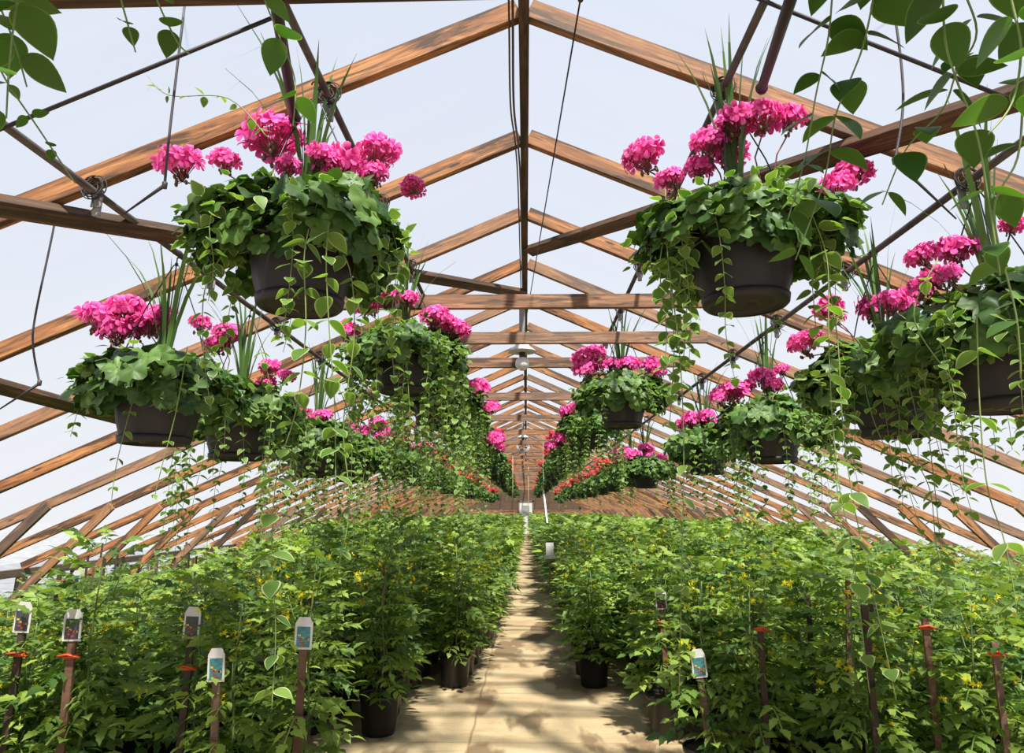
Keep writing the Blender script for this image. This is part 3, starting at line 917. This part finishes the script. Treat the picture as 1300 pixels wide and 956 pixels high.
RAFM = mk_mesh_beam(RL - .03, .040, .082, WOOD, 'rafter')
TZ = 1.25; TX = (ZR - .09 - TZ) / SL + 0.10
TIEM = mk_mesh_beam(2 * TX, .038, .088, WOODT, 'collar_tie')
KB0 = Vector((4.03, 0, 0.045)); KB1 = Vector((5.43, 0, FLOOR + .02))
KNEEM = mk_mesh_beam((KB1 - KB0).length + .06, .035, .085, WOOD, 'knee_brace')
KNEED = mk_mesh_beam((KB1 - KB0).length + .06, .035, .085, WOODD, 'knee_brace')
PSTM = mk_mesh_beam(EZ - .145 - FLOOR, .085, .085, WOODP, 'wall_post')


def orient(o, p, d, up):
    d = Vector(d).normalized(); u = Vector(up); sd = u.cross(d).normalized(); u = d.cross(sd).normalized()
    o.matrix_basis = Matrix.Translation(Vector(p)) @ Matrix((d, sd, u)).transposed().to_4x4()


names = {0: 'nearest roof truss in full view, orange brown rafters meeting above the aisle', 1: 'second roof truss back, orange rafters without a crossbar',
         2: 'roof truss carrying the lowest looking, nearest visible collar tie', 3: 'roof truss with the second visible collar tie',
         4: 'roof truss with the third collar tie, behind the lamp', 5: 'roof truss without collar tie just behind the first lamp', 6: 'roof truss with the fourth visible collar tie'}
for k in range(-5, 46):
    Y = YA + S * k
    if Y > Y1 - .1: break
    if k < 0: lab, grp = 'roof truss overhead at the very top edge, above the camera', 'trusses above the camera'
    elif k in names: lab, grp = names[k], None
    else: lab, grp = ('distant wooden roof truss %s a pale collar tie, repeating down the greenhouse' % ('with' if k in ties else 'without')), 'distant roof trusses'
    t = empty('roof_truss', (0, Y, FLOOR), lab, 'roof truss', grp)
    jz = R.uniform(-.008, .008)
    for sg in (-1, 1):
        r_ = link('rafter', RAFM, t)
        hh = ZR - .041 / math.cos(math.atan(SL)) - 0.004
        orient(r_, (sg * .022, 0, hh - FLOOR + jz * 0.3), (sg, 0, -SL), (0, 0, 1))
        kb = link('knee_brace', KNEEM if R.random() < .6 else KNEED, t); dd = KB1 - KB0
        yo = -.038
        orient(kb, (sg * KB0.x, yo, KB0.z - FLOOR), (sg * dd.x, 0, dd.z), (sg, 0, .9))
        p_ = link('wall_post', PSTM, t); orient(p_, (sg * (HALF - .02), 0, 0), (0, 0, 1), (1, 0, 0))
    if k in ties and k >= 0:
        ti = link('collar_tie', TIEM, t); orient(ti, (-TX, -.041, TZ - FLOOR + R.uniform(-.012, .012)), (1, 0, 0), (0, 0, 1))

# diagonal wind braces nailed under the rafters
def roofp(x, y, z0=ZR - .115): return Vector((x, y, z0 - SL * abs(x)))


_f = atroof(-40, 480, ZR - .115); _g = atroof(165, 535, ZR - .115); BR3 = ((_g.x, _g.y), (_f.x, _f.y))
for (a, b), lab in ((((-.03, 5.45), (-2.55, .55)), 'dark diagonal brace under the left rafters, running up to the ridge'),
                    (((.03, 4.50), (2.35, -.10)), 'dark diagonal brace under the right rafters, crossing the nearest truss'),
                    (BR3, 'short dark diagonal brace low on the left roof behind the leftmost basket'),
                    (((-.05, 2.00), (-1.75, 1.13)), 'dark board across the very top left, ending at the ridge')):
    p, q = roofp(*a), roofp(*b); sg = -1 if a[0] < 0 or b[0] < 0 else 1
    o = beam_obj('diagonal_brace', p, q, .088 if 'very top' not in lab else .07, .038, WOODD, up=(sg * SL, 0, 1)); tag(o, lab, 'wooden brace')

# pipes the baskets hang from
def circ(r, n=18): return [2 * PI * k / n for k in range(n + 1)]


coil = MB(); rc = random.Random(5)
for q in range(6):
    r = .025 + rc.uniform(-.006, .014); tx = rc.uniform(-.5, .5); tz = rc.uniform(-.5, .5); dx = rc.uniform(-.008, .008); dz = rc.uniform(-.002, .012)
    coil.tube([(r * math.cos(a) + dx, r * (tx * math.cos(a) + tz * math.sin(a)), r * math.sin(a) * 1.2 + dz) for a in circ(r)], .0022, 0, 5, caps=False)
coil.tube([(.0, 0, -.03), (.012, .0, -.07), (-.01, .01, -.10)], .002, 0, 5)
COIL = coil.mesh('wire_loop', [DARKM])
brk = MB(); brk.box(-.012, .012, .022, .034, -.05, .05); brk.box(-.020, .020, .018, .022, -.02, .02)
BRK = brk.mesh('bracket', [GREYP], False)
for x, z, lab in ((-IPX, IPZ, 'inner left'), (IPX, IPZ, 'inner right'), (-OPX, OPZ, 'outer left'), (OPX, OPZ, 'outer right')):
    t = empty('hanging_pipe', (x, Y0, z), 'long dark steel pipe under the rafters, %s of the four basket rows' % lab, 'pipe')
    m_ = MB(); m_.tube([(0, .05, 0), (0, (Y1 - Y0) / 2, 0), (0, Y1 - Y0 - .05, 0)], .0135, 0, 12); link('pipe_run', m_.mesh('pipe_run', [PIPE]), t)
    for k in range(0, 14):
        link('wire_loop', COIL, t, loc=(0, YA + S * k - Y0 - .03, .006), rot=(0, 0, rc.uniform(-.4, .4)))
        if k < 6: link('bracket', BRK, t, loc=(0, YA + S * k - Y0 - .02, -.03))

# short steel pipes that come down beside the two large baskets
for px, lab in (((338, -70), (374, 150)), 'left'), (((1023, -60), (967, 112)), 'right'):
    top = atY(px[0][0], px[0][1], 1.25); end = atY(px[1][0], px[1][1], 2.05)
    d = top - end; top = end + d * 1.25
    t = empty('steel_brace', tuple(end), 'short black steel pipe slanting down beside the large upper %s basket' % lab, 'pipe')
    m_ = MB(); m_.tube([Vector((0, 0, 0)), top - end], .0155, 0, 12); link('pipe_run', m_.mesh('pipe_run', [DARKM]), t)
    m_ = MB(); m_.lathe([(.001, -.02), (.012, -.018), (.020, -.006), (.020, .008), (.016, .014), (.001, .016)], 16); link('end_cap', m_.mesh('end_cap', [DARKM]), t)
for sg, lab in ((-1, 'left'), (1, 'right')):
    a = atY(15 if sg < 0 else 1252, 158 if sg < 0 else 114, 1.70); b = atY(335 if sg < 0 else 962, 27 if sg < 0 else -2, 1.70)
    e = a + (a - b) * .12; c = b + (b - a) * .08
    m_ = MB(); m_.tube([e, c], .0062, 0, 8); o = link('cross_rod', m_.mesh('cross_rod', [DARKM])); tag(o, 'thin black rod slanting between the two %s hanging pipes near the camera' % lab, 'metal rod')

# drip tubes hanging beside the baskets
def drip(path, Y, lab, spear=None, r=.0038):
    P = V(path, Y); o0 = P[0].copy()
    t = empty('drip_tube', tuple(o0), lab, 'irrigation tube')
    m_ = MB(); m_.tube([p - o0 for p in catmull(P, 8)], r, 0, 7); link('tube', m_.mesh('tube', [TUBE]), t)
    m_ = MB(); m_.lathe([(.001, -.012), (.007, -.010), (.0075, .008), (.001, .012)], 10, 0, tuple(P[-1] - o0)); link('fitting', m_.mesh('fitting', [TUBE]), t)
    if spear:
        Q = V(spear[0], Y + spear[1]); m_ = MB(); m_.tube([Q[0] - o0, Q[1] - o0], r * 1.5, 0, 7, r1=r * .6); link('drip_stake', m_.mesh('drip_stake', [DARKM]), t)


drip([(240, -60), (235, 0), (222, 110), (214, 180), (209, 235)], 1.75, 'grey drip tube hanging in front of the large upper left basket', ([(211, 234), (158, 271)], 0.0))
drip([(1124, -60), (1133, 0), (1144, 80), (1146, 140), (1136, 204)], 1.75, 'grey drip tube hanging between the two right basket rows', ([(1137, 205), (1214, 278)], .05))
drip([(80, 226), (66, 300), (45, 400), (42, 440), (50, 486)], 2.4, 'thin grey drip tube hanging at the left edge', ([(50, 487), (-6, 523)], 0.0))
# ridge cable, lamp cord
P = [Vector((-.032, 1.2, ZR - .11)), Vector((-.040, 2.1, ZR - .12)), Vector((-.045, 2.6, ZR - .20)), Vector((-.030, 3.1, ZR - .13)), Vector((-.022, 3.8, ZR - .125)), Vector((-.022, 6.7, ZR - .125))]
m_ = MB(); m_.tube(catmull(P, 8), .005, 0, 7); m_.tube(catmull([p + Vector((-.014, 0, .006 * (i % 2))) for i, p in enumerate(P)], 8), .004, 0, 7)
tag(link('ridge_cable', m_.mesh('ridge_cable', [simple('brown_cable', (.09, .05, .035), .5)])), 'brown double cable sagging along the left side of the ridge beam', 'cable')
LY = 5.62
a = atY(737, -2, 1.95)
m_ = MB(); m_.tube([a + Vector((-.0, -1.2, .42)), a, Vector((.01, LY, 1.60))], .0032, 0, 6); 
t = empty('lamp_cord', tuple(a), 'thin black cord running from the upper centre down to the first lamp', 'cable')
o = link('cord', m_.mesh('cord', [DARKM]), t, loc=tuple(-a))
m_ = MB(); m_.sphere((0, 0, 0), .011, 0, 10, 7, 1.4); link('cord_knot', m_.mesh('cord_knot', [DARKM]), t)

glass, tt, out = nt('bulb_glass')
g1 = N(tt, 'ShaderNodeBsdfPrincipled'); g1.inputs['Base Color'].default_value = (.8, .8, .78, 1); g1.inputs['Roughness'].default_value = .12
g1.inputs['Transmission Weight'].default_value = .25; g1.inputs['IOR'].default_value = 1.3
tt.links.new(g1.outputs[0], out.inputs[0])


def lamp(x, y, ztop, zc, s, lab, ring=False):
    t = empty('ceiling_lamp', (x, y, zc), lab, 'lamp')
    m_ = MB(); m_.beam((0, 0, .05 * s), (0, 0, ztop - zc), .05, .05, 0, (0, 1, 0)); link('stem', m_.mesh('stem', [GREYP], False), t)
    m_ = MB(); m_.lathe([(.001, .095 * s), (.05 * s, .09 * s), (.062 * s, .05 * s), (.115 * s, .012 * s), (.118 * s, .0), (.05 * s, -.004 * s), (.001, -.004 * s)], 28); link('lamp_shade', m_.mesh('lamp_shade', [WHITE]), t)
    m_ = MB(); m_.lathe([(.026 * s, -.002), (.026 * s, -.04 * s), (.02 * s, -.05 * s)], 16); link('socket', m_.mesh('socket', [DARKM]), t)
    if ring:
        m_ = MB()
        for rr_ in (.10, .125): m_.tube([(rr_ * math.cos(q), 0, rr_ * math.sin(q) - .17) for q in circ(1, 24)], .010, 0, 8)
        for k in range(6):
            q = k * PI / 3; m_.tube([(0, 0, -.17), (.12 * math.cos(q), 0, .12 * math.sin(q) - .17)], .005, 0, 6)
        link('wire_guard', m_.mesh('wire_guard', [WHITE]), t)
    m_ = MB(); m_.sphere((0, 0, -.10 * s), .060 * s, 0, 20, 12); link('bulb', m_.mesh('bulb', [glass]), t)


z1 = atY(663, 447, LY).z; lamp(atY(663, 447, LY).x, LY, ZR - .10, z1, 1.0, 'clear globe lamp under a pale shade hanging from the ridge beam')
z2 = atY(664, 556, 13.6).z; lamp(atY(664, 556, 13.6).x, 13.6, ZR - .10, z2, 1.0, 'distant round lamp with a pale ring guard hanging below the ridge', ring=True)

# ------------------------------------------------------------------ tomato plants
def tomato_meshes(seed, H):
    rr = np.random.RandomState(seed); fo = MB(); n = 84
    z = 0.26 + (H - 0.26) * (np.arange(n) + rr.rand(n)) / n
    az = np.arange(n) * 2.4 + rr.normal(0, .3, n)
    r0 = 0.02 + 0.10 * rr.rand(n)
    pos = np.stack([r0 * np.cos(az), r0 * np.sin(az), z], 1)
    t = (z - .26) / (H - .26)
    up = 0.25 + 0.75 * t ** 2 + rr.normal(0, .2, n)
    xd = np.stack([np.cos(az), np.sin(az), up * .8], 1)
    nn = np.stack([-np.cos(az) * .5, -np.sin(az) * .5, np.ones(n)], 1) + rr.normal(0, .25, (n, 3))
    s = rr.uniform(.16, .27, n) * (1 - .35 * t ** 3)
    M = frames_xn(pos, xd, nn, s)
    for j in range(4): fo.inst(T_TOM[j], M[j::4])
    fol = fo.mesh('foliage', [TOM], True, True)
    st = MB(); st.tube([(0, 0, .22), (.015, .01, .5), (-.01, .012, .8), (.01, -.01, H - .08)], .0075, 0, 6, r1=.003)
    for k in range(5):
        a = rr.rand() * 6.28; zz = .45 + .12 * k; st.tube([(0, 0, zz), (.08 * math.cos(a), .08 * math.sin(a), zz + .08), (.13 * math.cos(a), .13 * math.sin(a), zz + .2)], .004, 0, 5, r1=.002)
    stem = st.mesh('stem', [TOMS])
    bl = MB()
    P = []
    for k in range(rr.randint(7, 12)):
        a = rr.rand() * 6.28; r = rr.uniform(.10, .27); zz = rr.uniform(.55, 1.02) * H
        for q in range(rr.randint(3, 7)): P.append((r * math.cos(a) + rr.normal(0, .02), r * math.sin(a) + rr.normal(0, .02), zz + rr.normal(0, .02)))
    P = np.array(P); d = rr.normal(0, 1, (len(P), 3)); d[:, 2] *= .5; bl.inst(T_STAR, frames(P, d, rr.rand(len(P)) * 6, rr.uniform(.012, .018, len(P))))
    return fol, stem, bl.mesh('blossoms', [YEL], False, True)


TV = [(H, tomato_meshes(200 + i, H)) for i, H in enumerate((1.16, 1.22, 1.26, 1.20, 1.30, 1.24))]
mb = MB(); mb.lathe([(.001, 0), (.105, 0), (.112, .02), (.132, .225), (.140, .228), (.142, .25), (.134, .252), (.130, .235)], 24); mb.lathe([(.130, .235), (.001, .24)], 24, 1)
TPOT = mb.mesh('pot', [BPOT, SOIL])
mb = MB(); mb.beam((0, 0, .1), (0, 0, 1), .022, .010, 0, (0, 1, 0)); STK = mb.mesh('stake', [STAKE], False)
mb = MB(); mb.beam((0, 0, .1), (0, 0, 1), .022, .010, 0, (0, 1, 0)); STKD = mb.mesh('stake', [WOODD], False)
mb = MB(); mb.box(-.018, .018, -.009, .009, -.006, .006); mb.tube([(-.03, -.01, .004), (0, -.014, .012), (.032, -.01, -.002)], .004, 0, 5); CLIP = mb.mesh('clip', [REDC])


def tag_mesh(picture):
    m_ = MB(); w, h = .022, .14
    v = [(-w, 0, 0), (w, 0, 0), (w, 0, h * .8), (w * .6, 0, h), (-w * .6, 0, h), (-w, 0, h * .8)]
    m_.add([(x, y - .008, z) for x, y, z in v] + [(x, y - .0065, z) for x, y, z in v], [(0, 1, 2, 3, 4, 5), (11, 10, 9, 8, 7, 6)], 0)
    m_.add([(x, y - .008, z) for x, y, z in v] + [(x, y - .0065, z) for x, y, z in v], [(i, i + 6, (i + 1) % 6 + 6, (i + 1) % 6) for i in range(6)], 0)
    m_.box(-w * .75, w * .75, -.0095, -.008, .010, h * .70, 1)
    rr = random.Random(3)
    for k in range(7): m_.box(*sorted((x := rr.uniform(-.014, .008), x + .007)), -.0102, -.0094, *sorted((z := rr.uniform(.015, .065), z + .008)), 2 + k % 2)
    return m_.mesh('plant_tag', [WHITE, picture, TAGR, TAGY], False)


PTAG = [tag_mesh(TEAL), tag_mesh(simple('tag_dark', (.05, .06, .07), .5, 0, .4, 60))]

spots = []
G = .43
rp = random.Random(11)
Yp = 3.35
while Yp < 16:
    x = .56
    while x < 5.25:
        for sg in (-1, 1):
            X = sg * x + rp.uniform(-.05, .05) + (.06 if sg > 0 else -.02); Yq = Yp + rp.uniform(-.06, .06)
            xmin = .50 + max(0, 6.35 - Yq) * .30
            if abs(X) < xmin: continue
            if abs(X) < .8: X = math.copysign((.60 if Yq < 8 else .51) if sg < 0 else (.56 if Yq < 7 else .60), sg) + rp.uniform(-.02, .02)
            if abs(X) > .78 * Yq + .45: continue
            spots.append((X, Yq))
        x += G
    Yp += G
spots.sort(key=lambda s: s[1])
near, rest = spots[:300], spots[300:]
YCUT = max(s[1] for s in near)
print('TOMATOES', len(near), YCUT)
plants = []


def place_label(X, Y, col):
    side = 'left' if X < 0 else 'right'
    if abs(X) < .8: return 'potted tomato plant lining the %s edge of the aisle' % side, 'tomato plants along the %s aisle edge' % side
    if Y < 4.1: return 'large looking tomato plant in the front row of the %s bed' % side, 'front row of the %s tomato bed' % side
    if abs(X) > 4.3: return 'tomato plant growing against the %s side wall' % side, 'tomato plants by the %s wall' % side
    if Y < 6.5: return 'leafy tomato plant in the near half of the %s bed' % side, 'near tomato plants in the %s bed' % side
    return 'smaller looking tomato plant deeper in the %s bed' % side, 'deeper tomato plants in the %s bed' % side


for i, (X, Y) in enumerate(near):
    lab, grp = place_label(X, Y, 0)
    t = empty('tomato_plant', (X, Y, FLOOR), lab, 'tomato plant', grp, rz=rp.uniform(0, 6.28))
    H, (fol, stem, blo) = TV[rp.randrange(6)]
    s = rp.uniform(.84, 1.05)
    if rp.random() < .12: s = rp.uniform(1.05, 1.13)
    if Y > 7.5: s *= .97
    if X < -3.1: s *= .64
    elif X > 3.2: s *= .80
    elif X > 2.0: s *= .92
    elif X < -2.2: s *= .84
    if -2.4 < X < -.9 and 5 < Y < 9: s *= 1.06
    if abs(X) < .8: s *= .94
    t['H'] = H * s
    link('pot', TPOT, t); link('stem', stem, t, scale=(1, 1, s)); link('foliage', fol, t, scale=(.98, .98, s))
    tag(link('blossoms', blo, t, scale=(1, 1, s)), kind='stuff')
    if rp.random() < .45:
        hs = rp.uniform(.85, 1.10)
        sk = link('stake', STK if rp.random() < .5 else STKD, t, loc=(rp.uniform(-.05, .05), rp.uniform(-.05, .05), .0), rot=(rp.uniform(-.04, .04), rp.uniform(-.04, .04), 0), scale=(1, 1, hs))
        if rp.random() < .4: link('clip', CLIP, sk, loc=(0, 0, rp.uniform(.75, .95)), scale=(1, 1, 1 / hs))
    plants.append((X, Y, t))


# stakes and tags the photograph shows plainly: each is pushed into the pot of the plant standing there
used = set()
def special(px, py, Y, lean=0.0, tagk=None, clip=None, wood=STK, w=1.3, face=True, desc=None):
    p = atY(px, py, Y)
    best = min((q for q in plants if id(q[2]) not in used), key=lambda q: (q[0] - p.x) ** 2 + (q[1] - p.y) ** 2)
    t = best[2]; used.add(id(t))
    # shift the plant so that the stake stands in its pot, in front of the stem
    t.location.x = p.x; t.location.y = p.y + .09 + .06; t.rotation_euler.z = 0
    hs = (p.z - FLOOR)
    for ch in list(t.children):
        if ch.name.startswith('stake'):
            for g in list(ch.children): bpy.data.objects.remove(g)
            bpy.data.objects.remove(ch)
    sk = link('stake', wood, t, loc=(0, -.09, 0), rot=(math.atan(.06 / hs), lean, 0), scale=(w, w, hs))
    if tagk is not None: link('plant_tag', PTAG[tagk], sk, loc=(0, 0, 1 - .085 / hs), scale=(1.15 / w * w, 1, 1.0 / hs))
    if clip is not None: link('clip', CLIP, sk, loc=(0, 0, clip if tagk is None else clip - .12), scale=(1, 1.2, 1.2 / hs))
    t['label'] = desc; 
    if 'group' in t.keys(): del t['group']


for a in ((22, 778, 3.45, .04, 1, .93, STKD, 1.6, True, 'tomato plant with a dark tagged stake and orange clip at the left edge'),
          (95, 788, 3.35, 0.0, 1, .96, STK, 1.7, True, 'tomato plant with a thick tagged stake, near the left edge'),
          (238, 785, 3.35, .03, 1, .90, STKD, 1.5, True, 'tomato plant with a dark upright stake, left of the pale tag'),
          (382, 798, 3.35, .02, 0, None, STK, 1.6, True, 'tomato plant with a white bordered picture tag on its stake'),
          (283, 838, 3.25, -.03, 0, None, STK, 1.5, True, 'tomato plant with a low white tag at the bottom left'),
          (98, 732, 6.2, 0, 0, None, STK, 1.4, True, 'tomato plant with a white tag below the left knee braces'),
          (845, 756, 4.9, -.04, 1, .93, STK, 1.5, True, 'tomato plant with a leaning tagged stake right of the aisle'),
          (903, 836, 3.85, -.10, 0, None, STK, 1.5, True, 'tomato plant with a tilted teal tag at bottom right of the aisle'),
          (965, 795, 3.7, .0, None, .985, STKD, 1.3, True, 'tomato plant with an orange clip on a dark stake, right bed'),
          (1056, 735, 3.9, .08, None, .94, STK, 1.3, True, 'tomato plant tied to a bare leaning orange stake, right bed'),
          (1025, 755, 4.1, .0, None, None, STKD, 1.2, True, 'tomato plant with a thin dark stake, right bed'),
          (1097, 768, 3.4, .0, None, None, STKD, 1.4, True, 'tomato plant with a thick upright stake under the trailing vine'),
          (1174, 785, 3.4, .0, None, .96, STK, 1.4, True, 'tomato plant with a short pale stake and orange clip, right bed'),
          (1283, 728, 3.5, .10, None, .90, STK, 1.3, True, 'tomato plant with a leaning stake at the right edge'),
          (1262, 815, 3.2, .0, None, .95, STK, 1.3, True, 'tomato plant with an orange clip at bottom right')):
    special(*a)

# the rest of the two beds, farther away than anyone could count
for sg, nm in ((-1, 'left'), (1, 'right')):
    rr = np.random.RandomState(5 + sg); P = []; Xd = []; Nn = []; Ss = []; mb = MB(); bl = []
    Y = 4.0
    cells = [s for s in rest if s[0] * sg > 0]
    Y = 16.0
    while Y < Y1 - 1.2:
        x = .58
        while x < 5.2:
            cells.append((sg * x + rr.normal(0, .03), Y + rr.normal(0, .04))); x += G if Y < 24 else .6
        Y += G if Y < 24 else .6
    for X, Yq in cells:
        n = 34 if Yq < 14 else (26 if Yq < 22 else 20)
        H = rr.uniform(1.00, 1.20); z = .22 + (H - .22) * (rr.rand(n) ** .8); az = rr.rand(n) * 6.28
        if abs(X) > .8: z = np.maximum(z, .5)
        if X < -4: z *= .7
        r0 = .02 + .12 * rr.rand(n)
        P.append(np.stack([X + r0 * np.cos(az), Yq + r0 * np.sin(az), z], 1)); t_ = (z - .2) / (H - .2)
        Xd.append(np.stack([np.cos(az), np.sin(az), .2 + .5 * t_ ** 2 + rr.normal(0, .15, n)], 1)); Nn.append(np.stack([-np.cos(az) * .4, -np.sin(az) * .4, np.ones(n)], 1) + rr.normal(0, .25, (n, 3)))
        Ss.append(rr.uniform(.22, .34, n) * (1.0 if Yq < 24 else 1.3))
        if abs(X) < .8 and Yq < 30: mb.lathe([(.105, 0), (.132, .225), (.142, .25), (.10, .25)], 12, 1, (X, Yq, 0))
        for q in range(6): bl.append((X + rr.normal(0, .12), Yq + rr.normal(0, .12), H * rr.uniform(.75, 1.0)))
    M = frames_xn(np.concatenate(P), np.concatenate(Xd), np.concatenate(Nn), np.concatenate(Ss))
    for j in range(4): mb.inst(T_TOML[j], M[j::4])
    v, fl, g = T_STAR; bl = np.array(bl)
    mb.inst((v, [(fl[0][0], 2)], g), frames(bl, rr.normal(0, 1, (len(bl), 3)), rr.rand(len(bl)) * 6, np.full(len(bl), .016)))
    o = link('tomato_foliage', mb.mesh('tomato_foliage', [TOM, BPOT, YEL], False, True), loc=(0, 0, FLOOR))
    tag(o, 'mass of distant tomato plants filling the far %s bed to the end wall' % nm, 'tomato plants', kind='stuff')

# small things above the plants
t = empty('card_sign', tuple(atY(698, 706, 8.3)), 'small blank white card above the tomatoes on the right edge of the aisle', 'sign')
m_ = MB(); m_.box(-.045, .045, -.004, .004, .0, .15); link('card', m_.mesh('card', [WHITE], False), t)
m_ = MB(); m_.box(-.065, .065, -.03, -.005, -.03, .012); link('ledge', m_.mesh('ledge', [WHITE], False), t)
m_ = MB(); m_.beam((0, .01, -.45), (0, .01, .02), .02, .01, 0, (0, 1, 0)); link('stick', m_.mesh('stick', [STAKE], False), t)
p = atY(690, 622, 13.0); q = atY(695, 664, 12.6)
m_ = MB(); m_.beam(p - p, q - p,   .028, .005, 0, (0, 1, 0)); m_.tube([(0, 0, 0), (0.0, 0, 1.25 - p.z)], .004, 0, 5)
tag(link('hanging_strap', m_.mesh('hanging_strap', [WHITE], False), loc=tuple(p)), 'long white strap hanging right of the aisle in the distance', 'strap')
for px, y0, y1, Y, lab in ((651, 620, 662, 15.0, 'left'), (671, 640, 668, 20.0, 'right')):
    p = atY(px, y0, Y); q = atY(px, y1, Y); m_ = MB(); m_.tube([(0, 0, 1.22 - p.z), (0, 0, 0), (0, 0, q.z - p.z)], .008, 0, 5)
    tag(link('hanging_twine', m_.mesh('hanging_twine', [TWINE]), loc=tuple(p)), 'straw coloured twine hanging on the %s of the aisle far away' % lab, 'twine')

# ------------------------------------------------------------------ light
w = bpy.data.worlds.new('sky'); sc.world = w; w.use_nodes = True; t = w.node_tree; t.nodes.clear()
out = t.nodes.new('ShaderNodeOutputWorld'); bg = t.nodes.new('ShaderNodeBackground')
tc = t.nodes.new('ShaderNodeTexCoord'); sp = t.nodes.new('ShaderNodeSeparateXYZ'); t.links.new(tc.outputs['Generated'], sp.inputs[0])
c = ramp(t, sp.outputs[2], [(0.0, (0.78, 0.80, 0.84)), (0.35, (0.68, 0.735, 0.84)), (1.0, (0.60, 0.68, 0.84))])
t.links.new(c, bg.inputs[0]); bg.inputs[1].default_value = 1.0
t.links.new(bg.outputs[0], out.inputs[0])
sun = bpy.data.lights.new('sun', 'SUN'); sun.energy = 10.5; sun.angle = math.radians(3.0); sun.color = (1.0, 0.95, 0.86)
so = bpy.data.objects.new('sun', sun); C.objects.link(so)
el, az = math.radians(60), math.radians(16)
sd = Vector((math.sin(az) * math.cos(el), -math.cos(az) * math.cos(el), math.sin(el)))   # towards the sun
so.rotation_euler = sd.to_track_quat('Z', 'Y').to_euler(); so.location = sd * 20

cam = bpy.data.cameras.new('camera'); co = bpy.data.objects.new('camera', cam); C.objects.link(co); sc.camera = co
cam.sensor_fit = 'HORIZONTAL'; cam.sensor_width = 36; cam.lens = F * 36 / 1300; cam.shift_y = -44.5 / 1300; cam.clip_start = .05; cam.clip_end = 300
Mx = Matrix.Identity(4)
for i in range(3):
    Mx[i][0] = CM[0][i]; Mx[i][1] = CM[1][i]; Mx[i][2] = -CM[2][i]
co.matrix_world = Mx

sc.view_settings.view_transform = 'Standard'; sc.view_settings.look = 'None'
sc.view_settings.exposure = 0.0; sc.view_settings.gamma = 1; sc.view_settings.use_curve_mapping = False
sc.cycles.max_bounces = 7; sc.cycles.diffuse_bounces = 3; sc.cycles.glossy_bounces = 2; sc.cycles.transmission_bounces = 4; sc.cycles.transparent_max_bounces = 10
sc.cycles.sample_clamp_indirect = 6.0
